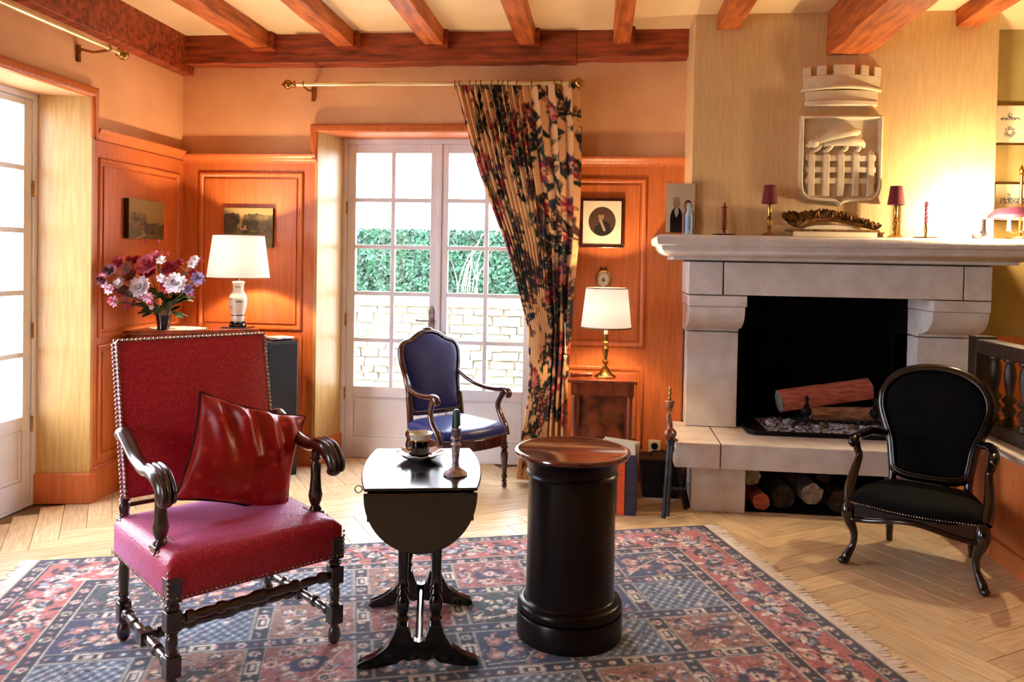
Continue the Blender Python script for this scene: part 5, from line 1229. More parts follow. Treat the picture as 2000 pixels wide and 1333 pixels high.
# ================================================================== CORNER CABINET, FLOWERS, LAMP, SPEAKER
cbn = thing('corner_cabinet', 'dark wooden corner cabinet behind the red armchair', 'cabinet', (0, 0, 0))
body = [(-2.86, 4.56), (-2.78, 4.53), (-2.215, 4.89), (-2.25, 4.95), (-2.47, 5.235), (-2.86, 5.235)]
def grow(o, d): 
    cx = sum(p[0] for p in o)/len(o); cy = sum(p[1] for p in o)/len(o); return [(min(max(cx+(x-cx)*d, -2.872), 5), min(cy+(y-cy)*d, 5.243)) for x, y in o]
MB().prism(body, 'z', 0.06, 0.93).build('body', M_mahog, cbn, smooth=False, bevel=0.004)
MB().prism(grow(body, 1.05), 'z', 0.93, 0.948).build('top_moulding', M_mahog, cbn, smooth=False, bevel=0.004)
MB().prism(grow(body, 1.10), 'z', 0.9485, 0.97).build('top', M_mahog, cbn, smooth=False, bevel=0.006)
MB().prism(grow(body, 1.02), 'z', 0.0, 0.06).build('plinth', M_mahog, cbn, smooth=False)
a_, b_ = Vector((-2.78, 4.53, 0)), Vector((-2.215, 4.89, 0)); d_ = (b_-a_).normalized(); nn_ = Vector((d_.y, -d_.x, 0))
for k in (0, 1):
    p0 = a_+d_*(0.03+0.315*k); p1 = p0+d_*0.29
    q = [p0, p1, p1+nn_*0.012, p0+nn_*0.012]; dr = MB().prism([(p.x, p.y) for p in q], 'z', 0.12, 0.88).build('door', M_mahog, cbn, smooth=False, bevel=0.004)
    c_ = p0+d_*(0.26 if k == 0 else 0.03)+nn_*0.02; MB().ball((c_.x, c_.y, 0.52), 0.010, 10, 6).build('knob', M_brass, dr)
CT = 0.9705; VX, VY = -2.69, 4.65
# lace doily
dl = thing('doily', 'white lace doily under the vase of flowers', 'doily', (-2.66, 4.76, CT))
n = 90; m = MB()
m.prism([(0.18*(1+0.04*math.cos(18*t))*math.cos(t), 0.13*(1+0.04*math.cos(18*t))*math.sin(t)) for t in [6.283*k/n for k in range(n)]], 'z', 0, 0.0025)
m.build('lace', pmat('lace_white', '#f2eee6', '#d8d4ca', scale=70, rough=0.9, bump=0.8, bscale=200), dl, smooth=False)
vz = thing('vase', 'dark metal beaker vase with worn upper band holding the flowers', 'vase', (VX, VY, CT+0.003))
MB().lathe([(0.034, 0), (0.038, 0.004), (0.036, 0.012), (0.040, 0.05), (0.047, 0.088)], n=32).build('body', M_blackgl, vz)
MB().lathe([(0.0472, 0.088), (0.053, 0.125), (0.056, 0.130), (0.052, 0.131), (0.045, 0.10), (0, 0.095)], n=32, caps=False).build('neck', pmat('worn_copper', '#8a6a5c', '#4a3a38', scale=60, rough=0.35, metal=0.7), vz)
fl = thing('bouquet', 'bouquet of pink, white and dark red flowers in the beaker vase', 'flowers', (VX, VY, CT+0.10))
def petal(m, c, d, up, L, W, curl, base=0.25):
    c, d, up = Vector(c), Vector(d).normalized(), Vector(up).normalized(); s = d.cross(up).normalized()
    P = []
    for t, w_ in ((0, base), (0.35, 0.8), (0.7, 1.0), (1.0, 0.35)):
        q = c+d*(L*t)+up*(curl*L*t*t); P += [q-s*(W*w_/2)+up*W*0.12, q, q+s*(W*w_/2)+up*W*0.12]
    m.add(P, [f for i in range(3) for f in ((3*i, 3*i+1, 3*i+4, 3*i+3), (3*i+1, 3*i+2, 3*i+5, 3*i+4))])
def bloomer(name, c, nrm, r, layers, mat, par, W=0.30, npet=13, core=None):
    nrm = Vector(nrm).normalized(); a = nrm.orthogonal().normalized(); b = nrm.cross(a); m = MB()
    for l in range(layers):
        k = 1-0.2*l; el = R(8+23*l)
        for i in range(npet):
            th = 6.283*(i+0.5*(l % 2))/npet+rg.uniform(-.1, .1); d = (a*math.cos(th)+b*math.sin(th))*math.cos(el)+nrm*math.sin(el)
            up = nrm*math.cos(el)-(a*math.cos(th)+b*math.sin(th))*math.sin(el); petal(m, Vector(c)+nrm*0.004*l, d, up, r*k*rg.uniform(0.9, 1.08), r*W, 0.12)
    o = m.build(name, mat, par, fix=False, angle=180)
    if core: MB().ball(tuple(Vector(c)+nrm*0.008), r*0.16, 8, 5).build('flower_centre', core, o)
    return o
F_wh = pmat('petal_white', '#fffcff', '#e4dcec', scale=20, rough=0.7); F_pw = pmat('petal_blush', '#f0d0dc', '#d490a8', scale=30, rough=0.7); F_pk = pmat('petal_rose', '#e88898', '#c04c68', scale=30, rough=0.7)
F_rd = pmat('petal_red', '#cc4654', '#9c2438', scale=30, rough=0.7); F_or = pmat('petal_orange', '#d88048', '#b05428', scale=30, rough=0.7); F_dk = pmat('petal_maroon', '#6c2830', '#401820', scale=30, rough=0.8); F_yc = pmat('flower_yellow', '#c8a048', rough=0.8)
F_lv = pmat('petal_lavender', '#c4bce0', '#9c90c4', scale=30, rough=0.7)
def unproj(px, py, Y):
    d = r3*((px-1000)/1555)-u3*((py-537)/1555)+f2; return Vector((0, 0, CAMZ))+d*(Y/d.y)
def bp(px, py, dy):
    Y = VY+dy-0.10; p = unproj(px, py, Y)
    while p.x < -2.82: Y -= 0.01; p = unproj(px, py, Y)
    return tuple(p-Vector((VX, VY, CT+0.10)))
heads = [('flower', 275, 563, -.10, .062, 3, F_wh, 14), ('flower', 342, 556, -.11, .058, 3, F_wh, 14), ('flower', 290, 520, -.03, .068, 4, F_pk, 15), ('flower', 252, 573, -.06, .05, 3, F_pw, 12), ('flower', 333, 526, .03, .05, 3, F_rd, 12),
         ('flower', 256, 540, .0, .05, 3, F_pk, 12), ('flower', 234, 555, -.09, .034, 1, F_wh, 6), ('flower', 315, 545, -.10, .026, 1, F_wh, 6), ('flower', 316, 510, -.06, .028, 1, F_wh, 6), ('flower', 381, 508, -.04, .026, 1, F_wh, 5), ('flower', 375, 518, -.05, .026, 1, F_wh, 5),
         ('flower', 386, 545, -.04, .04, 2, F_lv, 9), ('flower', 366, 566, -.06, .035, 2, F_lv, 8), ('flower', 365, 523, -.02, .034, 2, F_or, 9), ('flower', 352, 517, .04, .036, 2, F_rd, 9), ('flower', 372, 545, .0, .03, 2, F_or, 8),
         ('flower', 232, 515, .02, .04, 3, F_rd, 10), ('flower', 214, 530, .03, .04, 3, F_dk, 9), ('flower', 200, 548, .0, .035, 2, F_dk, 8), ('flower', 215, 566, -.02, .03, 2, F_pw, 8), ('flower', 290, 582, -.12, .03, 2, F_pw, 9), ('flower', 312, 590, -.09, .02, 1, F_or, 5), ('flower', 308, 500, .05, .03, 2, F_pw, 7), ('flower', 268, 510, .06, .035, 2, F_rd, 8), ('flower', 225, 590, -.03, .03, 2, F_pw, 8), ('flower', 250, 596, -.05, .034, 2, F_pk, 9)]
heads = [(a, b, c, d, e*1.18, f+1, g, h) for a, b, c, d, e, f, g, h in heads]+[(a, b+rg.uniform(-16, 16), c+rg.uniform(-14, 14), d+0.03, e*0.85, f+1, rg.choice([F_pk, F_pw, F_pw, F_rd, F_pk]), h) for a, b, c, d, e, f, g, h in heads[:26]]
for nm_, px, py, dy, r_, ly, mt, npt in heads:
    c = Vector(bp(px, py, dy)); n_ = (c-Vector((0, 0.05, -0.02))).normalized()+Vector((0, -0.75, 0.1)); bloomer(nm_, c, n_, r_, ly, mt, fl, 0.46 if ly > 2 else 0.7, npt, F_yc if ly < 3 else None)
for k in range(46):
    a = rg.random()*6.283; L = rg.uniform(0.08, 0.20); z = rg.uniform(0.0, 0.17); c = (L*0.55*math.cos(a), L*0.4*math.sin(a)-0.02, z*0.7); m = MB()
    petal(m, c, (math.cos(a), math.sin(a)*0.8, rg.uniform(-0.2, 0.9)), (0, -0.5, 1), rg.uniform(0.07, 0.12), 0.045, -0.25); m.build('leaf', M_leafg, fl, fix=False, angle=180)
m = MB()
for nm_, px, py, dy, r_, ly, mt, npt in heads: c = Vector(bp(px, py, dy)); m.tube(spl([(0, 0, -0.05), tuple(c*0.45+Vector((0, 0, 0.01))), tuple(c*0.97)], 5), 0.0022, 5)
m.build('stems', M_leafg, fl)
for px, py in ((283, 478), (312, 477), (305, 500), (320, 496), (296, 494), (330, 500)):
    m = MB(); petal(m, bp(px, py, 0), (rg.uniform(-.4, .4), 0, 1), (0, -1, 0), 0.03, 0.014, 0.1); m.build('petal', F_rd, fl, fix=False, angle=180)
# porcelain lamp
ll = thing('table_lamp', 'white porcelain vase lamp with large cream shade on the corner cabinet', 'lamp', (-2.34, 4.93, CT))
MB().box(-0.085, 0.085, -0.07, 0.07, 0.0, 0.008).build('stand', M_black, ll, smooth=False, bevel=0.003)
MB().lathe([(0.052, 0.0085), (0.056, 0.014), (0.05, 0.022), (0.048, 0.03), (0.052, 0.036), (0.046, 0.042)], n=32).build('foot', M_blackgl, ll)
MB().lathe([(0.038, 0.0425), (0.040, 0.06), (0.042, 0.075), (0.040, 0.08), (0.048, 0.11), (0.056, 0.15), (0.058, 0.18), (0.054, 0.205), (0.042, 0.225), (0.034, 0.24), (0.035, 0.27), (0.040, 0.295), (0.034, 0.30), (0.012, 0.302)], n=40).build('vase_body', M_porc, ll)
MB().torus((0, 0, 0.081), 0.041, 0.004, n=32, k=6).build('dark_band', M_blackgl, ll)
M_paint = pmat('painted_green', '#4c5a3c', rough=0.4)
def decal(par, th, z, r, L, W):
    m = MB(); c = Vector((r*math.cos(th), r*math.sin(th), z)); nrm = Vector((math.cos(th), math.sin(th), 0)); tg = Vector((-math.sin(th), math.cos(th), 0))
    for k in range(5):
        a = -0.9+0.5*k; petal(m, c+nrm*0.0012+tg*0.004*(k-2), tg*math.sin(a)+Vector((0, 0, math.cos(a))), nrm, L, W, 0)
    m.build('painted_sprig', M_paint, par, fix=False, angle=180)
decal(ll, R(-60), 0.165, 0.0585, 0.016, 0.006); decal(ll, R(-118), 0.13, 0.054, 0.010, 0.004); decal(ll, R(-115), 0.185, 0.0585, 0.010, 0.004); decal(ll, R(-70), 0.26, 0.0365, 0.011, 0.004)
MB().lathe([(0.010, 0.302), (0.010, 0.37)], n=12).build('stem', M_brass, ll)
shade(ll, 0.196, 0.325, 0.160, 0.598, M_shade, trim=False); MB().torus((0, 0, 0.598), 0.160, 0.003, n=48, k=5).build('shade_trim', M_trim, ll); MB().torus((0, 0, 0.325), 0.196, 0.0025, n=48, k=5).build('shade_trim', M_trim, ll)
carrier(ll, 0.16, 0.598, 0.39); bulb(ll, 0.43); lamp_light('lamp_glow', (0, 0, 0.45), 95, WARM, 0.035, ll)
# floor speaker and what lies on it
sp = thing('floor_speaker', 'tall black floor-standing speaker between the corner cabinet and the french door', 'speaker', (0, 0, 0))
A = [(-2.115, 4.885), (-1.975, 5.04), (-2.115, 5.17), (-2.255, 5.015)]
MB().prism(A, 'z', 0, 0.885).build('cabinet', M_blkcase, sp, smooth=False, bevel=0.004)
a_, b_ = Vector((*A[0], 0)), Vector((*A[1], 0)); d_ = (b_-a_).normalized(); nn_ = Vector((d_.y, -d_.x, 0))
q = [a_+d_*0.008, b_-d_*0.008, b_-d_*0.008+nn_*0.012, a_+d_*0.008+nn_*0.012]; MB().prism([(p.x, p.y) for p in q], 'z', 0.16, 0.875).build('grille', M_blkcase, sp, smooth=False, bevel=0.004)
q0 = a_+d_*0.05+nn_*0.0005; q = [q0, q0+d_*0.014, q0+d_*0.014+nn_*0.002, q0+nn_*0.002]; MB().prism([(p.x, p.y) for p in q], 'z', 0.088, 0.106).build('badge', M_white, sp, smooth=False)
for k, (dx, lab, mt, mt2) in enumerate((((0, 0), 'lower of two disc cases lying on the speaker', M_black, M_silver), ((0.008, 0.01), 'upper of two disc cases lying on the speaker', M_silver, M_cream))):
    t = thing('disc_case', lab, 'disc case', (-2.112+dx[0], 5.028+dx[1], 0.8855+0.0115*k), R(50+14*k))
    MB().box(-0.07, 0.07, -0.062, 0.062, 0, 0.010).build('case', mt, t, smooth=False, bevel=0.0015); MB().box(-0.064, 0.064, -0.058, 0.058, 0.010, 0.0108).build('cover_sheet', mt2, t, smooth=False)

# ================================================================== ON THE MANTEL
MZ = 1.6085
ph_ = thing('photo_frame', 'clear acrylic frame with a photograph of a couple at the left end of the mantel', 'photo frame', (0.468, 4.86, MZ), R(6))
MB().box(-0.095, 0.085, -0.006, -0.003, 0.012, 0.318).build('front_sheet', M_acryl, ph_, smooth=False)
MB().box(-0.095, 0.13, 0.004, 0.007, 0.0, 0.325).build('back_sheet', M_acryl, ph_, smooth=False)
MB().box(-0.10, 0.14, -0.035, 0.02, 0.0, 0.005).build('foot', M_acryl, ph_, smooth=False)
cvs = Canvas(0.172, 0.295, 700, '#f0e0c0')
cvs.ell(0.062, 0.172, 0.021, 0.028, 0, '#c89a78'); cvs.ell(0.062, 0.198, 0.022, 0.014, 0, '#b4a48c'); cvs.ell(0.062, 0.09, 0.036, 0.06, 0, '#1c1c22'); cvs.rect(0.026, 0.0, 0.098, 0.09, '#1c1c22'); cvs.leaf(0.062, 0.15, -1.57, 0.06, 0.025, '#e4dcd0')
cvs.ell(0.13, 0.162, 0.024, 0.034, 0, '#7a3a34'); cvs.ell(0.126, 0.160, 0.016, 0.024, 0, '#c8967c'); cvs.rect(0.105, 0.0, 0.165, 0.11, '#a8604c'); cvs.ell(0.135, 0.11, 0.03, 0.03, 0, '#a8604c')
for k in range(30): cvs.ell(rg.uniform(0.108, 0.162), rg.uniform(0.01, 0.12), 0.004, 0.003, 0, rg.choice(['#8a3c34', '#c88a70']))
picture('photograph', cvs, ph_, (-0.093, 0.0, 0.016), (1, 0, 0))
bt_ = thing('spray_bottle', 'small clear bottle with pale blue label in front of the couple photograph', 'bottle', (0.505, 4.80, MZ))
M_botl = pmat('bottle_plastic', '#b4ccd8', '#90aebc', rough=0.15, coat=0.5)
MB().lathe([(0.020, 0), (0.022, 0.004), (0.022, 0.12), (0.018, 0.135), (0.011, 0.145)], n=24).build('body', M_botl, bt_); MB().lathe([(0.0224, 0.03), (0.0224, 0.11)], n=24, caps=False).build('bottle_label', pmat('pale_blue', '#7c9cc0', rough=0.4), bt_); MB().lathe([(0.012, 0.1455), (0.012, 0.185), (0.009, 0.19)], n=18).build('cap', M_botl, bt_)
M_ambr = pmat('amber_glass', '#8a3c14', '#4a1c0a', rough=0.15, coat=0.6)
def chamber(x, label, col, candle):
    t = thing('chamberstick', label, 'candlestick', (x, 4.80, MZ))
    MB().lathe([(0.055, 0), (0.066, 0.006), (0.068, 0.009), (0.056, 0.006), (0.01, 0.006)], n=36).build('drip_pan', M_gilt if candle else M_iron, t)
    MB().lathe([(0.010, 0.006), (0.012, 0.02), (0.008, 0.03), (0.016, 0.042), (0.011, 0.055), (0.0135, 0.06), (0.0135, 0.16), (0.017, 0.166), (0.022, 0.170), (0.011, 0.174)] if not candle else [(0.012, 0.006), (0.008, 0.02), (0.013, 0.05), (0.010, 0.07), (0.009, 0.085)], n=20).build('stem', col, t)
    if not candle: MB().lathe([(0.006, 0.174), (0.008, 0.18), (0.003, 0.196)], n=12).build('stub', M_red, t); MB().ball((0.021, 0, 0.085), 0.006, 8, 6).build('slider_knob', M_brass, t)
    return t
chamber(0.71, 'dark chamberstick with amber stem, left of the first red-shaded lamp', M_ambr, False)
c2 = chamber(1.84, 'flat chamberstick right of the second red-shaded lamp holding a twisted pink candle', M_brass, True)
t = thing('candle', 'thin twisted pink candle on the mantel', 'candle', (1.84, 4.80, MZ+0.0855)); m = MB()
for k in range(3): m.tube([(0.0055*math.cos(k*2.1+z*90), 0.0055*math.sin(k*2.1+z*90), z) for z in [0.004*i for i in range(32)]], 0.0055, 6)
m.build('wax', pmat('pink_wax', '#b84a5c', '#94344a', rough=0.4), t)
def mini_lamp(x, label):
    t = thing('mantel_lamp', label, 'lamp', (x, 4.80, MZ))
    m = MB().lathe([(0.044, 0), (0.045, 0.006), (0.036, 0.012), (0.026, 0.018), (0.012, 0.024)], n=6); m.build('base', M_brass, t, smooth=False)
    MB().lathe([(0.012, 0.024), (0.007, 0.034), (0.012, 0.044), (0.017, 0.052), (0.010, 0.06), (0.014, 0.075), (0.016, 0.09), (0.010, 0.10), (0.015, 0.108), (0.008, 0.116), (0.011, 0.13), (0.012, 0.17), (0.008, 0.19)], n=20).build('stem', M_brass, t)
    MB().lathe([(0.047, 0.19), (0.033, 0.298), (0.031, 0.298), (0.045, 0.19), (0.047, 0.19)], n=32, caps=False).build('lamp_shade', M_red, t)
    return t
mini_lamp(0.967, 'tiny brass lamp with deep red shade, left of the carved gilt ornament')
mini_lamp(1.672, 'tiny brass lamp with deep red shade, right of the carved gilt ornament')
# carved ornament
og = thing('carved_ornament', 'dark gilt carved garland arching over cream panels in the middle of the mantel', 'ornament', (1.335, 4.83, MZ))
MB().box(-0.23, 0.235, -0.04, 0.04, 0.0, 0.032).build('cream_panel', M_cream, og, smooth=False, bevel=0.002)
MB().box(-0.262, 0.25, -0.045, 0.045, 0.0325, 0.044).build('ledge', M_gilt, og, smooth=False, bevel=0.002)
MB().prism([(-0.17, 0.0445), (0.14, 0.0445), (0.10, 0.062), (0.0, 0.07), (-0.10, 0.068), (-0.15, 0.058)], 'y', -0.02, 0.02).build('cream_panel', M_cream, og, smooth=False)
for sx__ in (-0.215, 0.242):
    MB().lathe([(0.030, 0.0), (0.016, 0.012), (0.020, 0.024), (0.030, 0.032)], (sx__ if sx__ < 0 else 0.262, 0, 0), 12).build('foot', M_gilt, og)
arc = spl([(-0.255, 0, 0.09), (-0.20, 0, 0.078), (-0.15, 0, 0.098), (-0.08, 0, 0.112), (0.02, 0, 0.108), (0.10, 0, 0.092), (0.18, 0, 0.07), (0.245, 0, 0.048)], 8)
m = MB(); m.tube(arc, spl1([0.012, 0.024, 0.024, 0.022, 0.020, 0.018, 0.014, 0.009], 8), 10)
for i, p in enumerate(arc[::1]):
    for q in range(5):
        a = rg.uniform(0.15, 2.9); r_ = 0.020*(1.25-i/len(arc)*0.8); s_ = rg.uniform(0.026, 0.042)*(1.2-0.7*i/len(arc))
        petal(m, (p.x, p.y-rg.uniform(0, 0.02), p.z), (rg.uniform(-0.9, 0.3), -0.5*rg.random(), math.sin(a)), (0, -1, 0.3), s_+0.012, s_*0.7, 0.4)
m.build('garland', M_gilt, og, angle=60, fix=False)
# small spotlight
sl = thing('spotlight', 'little clip spotlight with cup base shining up the chimney breast', 'lamp', (2.085, 4.73, MZ))
MB().lathe([(0.024, 0), (0.026, 0.004), (0.026, 0.026), (0.022, 0.030)], n=24).build('base', M_silver, sl)
MB().tube([(0.0, 0.0, 0.028), (0.018, 0.0, 0.04), (0.025, 0, 0.05)], 0.004, 8).build('joint', M_silver, sl)
MB().turned((0.034, -0.004, 0.020), (0.008, -0.06, 0.115), [(0, 0.013), (0.1, 0.017), (0.3, 0.012), (0.7, 0.010), (1.0, 0.014)], 16).build('head', M_silver, sl)
lamp_light('spot_glow', (0.0, -0.075, 0.135), 140, (1.0, 0.80, 0.50), 0.012, sl)
MB().ball((0.0, -0.075, 0.135), 0.010, 10, 8).build('bulb', emat('spot_bulb', (1, 0.85, 0.6), 60), sl)
# bouillotte lamp
bl = thing('bouillotte_lamp', 'brass bouillotte lamp with plum metal shade at the right end of the mantel', 'lamp', (2.335, 4.78, MZ))
MB().lathe([(0.075, 0), (0.078, 0.006), (0.070, 0.012), (0.03, 0.016), (0.012, 0.024)], n=36).build('base', M_brass, bl)
MB().lathe([(0.008, 0.02), (0.008, 0.36), (0.012, 0.365), (0.008, 0.375), (0.014, 0.39), (0.010, 0.40), (0.003, 0.42)], n=14).build('stem', M_brass, bl)
MB().lathe([(0.165, 0.118), (0.163, 0.135), (0.120, 0.175), (0.118, 0.175), (0.160, 0.134), (0.162, 0.118), (0.165, 0.118)], n=48, caps=False).build('lamp_shade', M_plum, bl)
for k in range(3):
    a = k*2.094+0.5; cx, cy = 0.055*math.cos(a), 0.055*math.sin(a)
    MB().tube(spl([(0, 0, 0.05), (cx*0.6, cy*0.6, 0.035), (cx, cy, 0.05)], 4), 0.004, 6).build('branch', M_brass, bl)
    MB().lathe([(0.014, 0.05), (0.010, 0.058), (0.009, 0.06), (0.009, 0.105)], (cx, cy, 0), 14).build('candle_sleeve', M_porc, bl)
    MB().ball((cx, cy, 0.118), (0.009, 0.009, 0.014), 10, 8).build('bulb', M_bulb, bl)
lamp_light('lamp_glow', (0, -0.0, 0.128), 35, (1, 0.70, 0.36), 0.03, bl)

# ================================================================== COAT OF ARMS
M_relief = pmat('relief_plaster', '#dcc8a4', '#ccb690', scale=12, rough=0.6, bump=0.15, bscale=90)
HY = 4.88
cr = thing('crown_relief', 'plaster mural crown with battlements mounted high on the chimney breast', 'relief', (1.372, HY, 2.375))
def curved(m, x0, x1, z0, z1, d, k=0.0, n=12, dz=0.0, flare=0.0):
    """curved slab bulging from the wall by d at the middle; the ends stay on the wall"""
    vs = []; 
    for i in range(n+1):
        t = i/n; x = x0+(x1-x0)*t; b = d*(1-((x)/0.26)**2); sag = dz*(1-(x/0.26)**2)
        for z in (z0, z1):
            f = 1+flare*(z-z0)
            vs += [(x*f, -b, z+sag), (x*f, 0.0, z+sag)]
    fs = []
    for i in range(n):
        a, b = i*4, (i+1)*4; fs += [(a, b, b+2, a+2), (a+2, b+2, b+3, a+3), (a+3, b+3, b+1, a+1), (a+1, b+1, b, a)]
    fs += [(0, 2, 3, 1), (n*4, n*4+1, n*4+3, n*4+2)]
    m.add(vs, fs); return m
curved(MB(), -0.205, 0.205, 0.0, 0.035, 0.055, n=16).build('lower_band', M_relief, cr, bevel=0.008)
curved(MB(), -0.20, 0.20, 0.036, 0.092, 0.042, n=16, flare=0.5).build('cap_wall', M_relief, cr, bevel=0.003)
curved(MB(), -0.228, 0.228, 0.078, 0.098, 0.07, n=16, dz=0.022).build('middle_band', M_relief, cr, bevel=0.006)
curved(MB(), -0.212, 0.212, 0.1, 0.165, 0.052, n=16, dz=0.018, flare=0.3).build('crown_wall', M_relief, cr, bevel=0.003)
for x0, x1 in ((-0.218, -0.175), (-0.142, -0.092), (-0.052, 0.062), (0.100, 0.145), (0.178, 0.220)): curved(MB(), x0, x1, 0.165, 0.222, 0.052, n=4, dz=0.018).build('merlon', M_relief, cr, bevel=0.003)
sh = thing('shield_relief', 'plaster shield with a reclining beast above a portcullis grid on the chimney breast', 'relief', (1.372, HY, 2.06))
def shield(k, dx=0):
    o = [(-0.23, 0.26), (-0.23, -0.16), (-0.218, -0.205), (-0.185, -0.232), (-0.12, -0.238), (-0.05, -0.243), (-0.02, -0.25), (0, -0.268), (0.02, -0.25), (0.05, -0.243), (0.12, -0.238), (0.185, -0.232), (0.218, -0.205), (0.23, -0.16), (0.23, 0.26)]
    return [(x*k, z*k+0.0*dx) for x, z in o]
MB().prism(shield(1.0), 'y', -0.020, 0).build('ground', M_relief, sh, smooth=False)
a, b = shield(1.0), shield(0.90); n = len(a); m = MB()
lay = [(shield(1.0), -0.018), (shield(0.99), -0.050), (shield(0.955), -0.054), (shield(0.93), -0.048), (shield(0.90), -0.019)]
vs = [(x, y, z) for o_, y in lay for x, z in o_]; m.add(vs, [(i*n+j, i*n+(j+1) % n, (i+1)*n+(j+1) % n, (i+1)*n+j) for i in range(4) for j in range(n)])
m.build('raised_rim', M_relief, sh, angle=30)
for i in range(5):
    x = -0.165+0.083*i; MB().box(x-0.018, x+0.018, -0.052, -0.018, -0.212, 0.035).build('upright_bar', M_relief, sh, smooth=False, bevel=0.005)
    MB().add([(x-0.018, -0.05, 0.035), (x+0.018, -0.05, 0.035), (x, -0.04, 0.062), (x-0.018, -0.018, 0.035), (x+0.018, -0.018, 0.035), (x, -0.018, 0.062)], [(0, 1, 2), (3, 5, 4), (0, 2, 5, 3), (1, 4, 5, 2), (0, 3, 4, 1)]).build('bar_point', M_relief, sh, smooth=False)
for z in (0.012, -0.055, -0.120): MB().box(-0.195, 0.195, -0.047, -0.018, z-0.018, z+0.016).build('cross_bar', M_relief, sh, smooth=False, bevel=0.005)
for z in (0.012, -0.055, -0.120, -0.185):
    for s in (-1, 1): MB().prism([(s*0.186, z-0.026), (s*0.204, z), (s*0.186, z+0.026)], 'y', -0.035, -0.018).build('side_stud', M_relief, sh, smooth=False)
m = MB()
m.tube(spl([(-0.135, -0.035, 0.105), (-0.07, -0.042, 0.135), (0.0, -0.048, 0.150), (0.06, -0.045, 0.158), (0.10, -0.035, 0.165)], 5), spl1([0.016, 0.030, 0.036, 0.030, 0.014], 5), 12, flat=1)
m.tube(spl([(-0.10, -0.035, 0.085), (-0.03, -0.042, 0.105), (0.05, -0.046, 0.112), (0.11, -0.040, 0.098), (0.128, -0.03, 0.075)], 5), spl1([0.012, 0.024, 0.032, 0.022, 0.010], 5), 12)
m.ball((-0.155, -0.035, 0.098), (0.034, 0.026, 0.028), 12, 8); m.ball((-0.185, -0.035, 0.085), (0.018, 0.016, 0.014), 10, 6); m.ball((-0.135, -0.045, 0.125), (0.010, 0.008, 0.014), 8, 6)
for p in ([(-0.11, -0.03, 0.09), (-0.135, -0.035, 0.06), (-0.16, -0.033, 0.048)], [(-0.05, -0.035, 0.09), (-0.07, -0.04, 0.062), (-0.10, -0.036, 0.045)], [(0.03, -0.035, 0.09), (0.025, -0.04, 0.065), (0.0, -0.036, 0.05)], [(0.09, -0.035, 0.09), (0.10, -0.04, 0.065), (0.08, -0.035, 0.048)]):
    m.tube(spl(p, 4), spl1([0.014, 0.012, 0.009], 4), 8)
m.tube(spl([(0.10, -0.035, 0.158), (0.06, -0.04, 0.178), (0.02, -0.04, 0.172)], 4), spl1([0.010, 0.012, 0.007], 4), 8)
m.build('beast', M_relief, sh, angle=80)

# ================================================================== STAIR PARAPET AND BALUSTRADE (right)
pw = thing('parapet', 'low panelled parapet wall with stone coping at the right edge', 'wall', (2.03, 3.4, 0))
MB().box(-0.06, 0.10, -1.1, 1.2, 0.0, 0.545).build('panelled_base', M_panel, pw, smooth=False)
frame_strip(-0.9, 1.05, 0.12, 0.44, 0.03, 0.012, -0.06, 'y')
m = frame_strip(-0.95, 0.1, 0.20, 0.46, 0.03, 0.012, 0, 'y')
MB().add([(-0.06+y, x, z) for x, y, z in m.v], m.f).build('panel_moulding', M_panel, pw, fix=False)
MB().box(-0.11, 0.14, -1.12, 1.21, 0.545, 0.578).build('coping', M_stone, pw, smooth=False, bevel=0.006)
MB().box(-0.075, -0.06, -1.1, 1.2, 0.0, 0.10).build('plinth', M_panel, pw, smooth=False)
bs = thing('balustrade', 'dark turned wooden balustrade standing on the parapet', 'balustrade', (2.055, 3.4, 0.579))
M_bal = pmat('balustrade_oak', '#3c2a1c', '#1e140c', scale=8, rough=0.5, stretch=(5, 5, 1))
MB().box(-0.04, 0.05, -1.1, 1.12, 0.0, 0.07).build('bottom_rail', M_bal, bs, smooth=False, bevel=0.004)
MB().box(-0.045, 0.05, -1.1, 1.14, 0.41, 0.485).build('top_rail', M_bal, bs, smooth=False, bevel=0.008)
for k in range(15):
    y = 1.02-0.15*k
    MB().lathe([(0.026, 0), (0.026, 0.03), (0.018, 0.035), (0.026, 0.055), (0.036, 0.075), (0.026, 0.095), (0.016, 0.103), (0.034, 0.125), (0.036, 0.132), (0.020, 0.15), (0.016, 0.16), (0.022, 0.19), (0.030, 0.25), (0.024, 0.30), (0.018, 0.315), (0.030, 0.325), (0.030, 0.34)], (0.005, y, 0.07), 16).build('baluster', M_bal, bs)
MB().box(-0.05, 0.055, 1.12, 1.215, 0.0, 0.50).build('newel', M_bal, bs, smooth=False, bevel=0.005)

# ================================================================== OUTSIDE
M_gravel = pmat('pale_gravel', '#cfc8bc', '#b0a898', scale=30, rough=0.95); M_grass = pmat('winter_grass', '#8ca078', '#a8a488', scale=5, rough=1)
tag(MB().box(-14, 12, 5.66, 9.02, -0.2, -0.10).box(-16, -3.35, -6, 5.66, -0.2, -0.10).build('terrace', M_gravel, None, smooth=False), 'pale gravel terrace outside the french doors', 'ground')['kind'] = 'structure'
tag(MB().box(-14, 12, 9.35, 16, 0.5, 0.93).build('lawn', M_grass, None, smooth=False), 'grass bank on top of the garden wall', 'ground')['kind'] = 'structure'
gw_ = thing('garden_wall', 'low dry stone retaining wall seen through the back french door', 'garden wall', (-1.6, 9.2, -0.1))
MB().box(-4.5, 4.5, 0.0, 0.2, 0, 1.0).build('core', pmat('wall_core_pale', '#9a9684', rough=1), gw_, smooth=False)
M_gst = pmat('garden_stone', '#a4a08c', '#706c58', scale=6, rough=0.95, bump=0.6, bscale=30, rnd=0.18)
rg = random.Random(21); z = 0.0
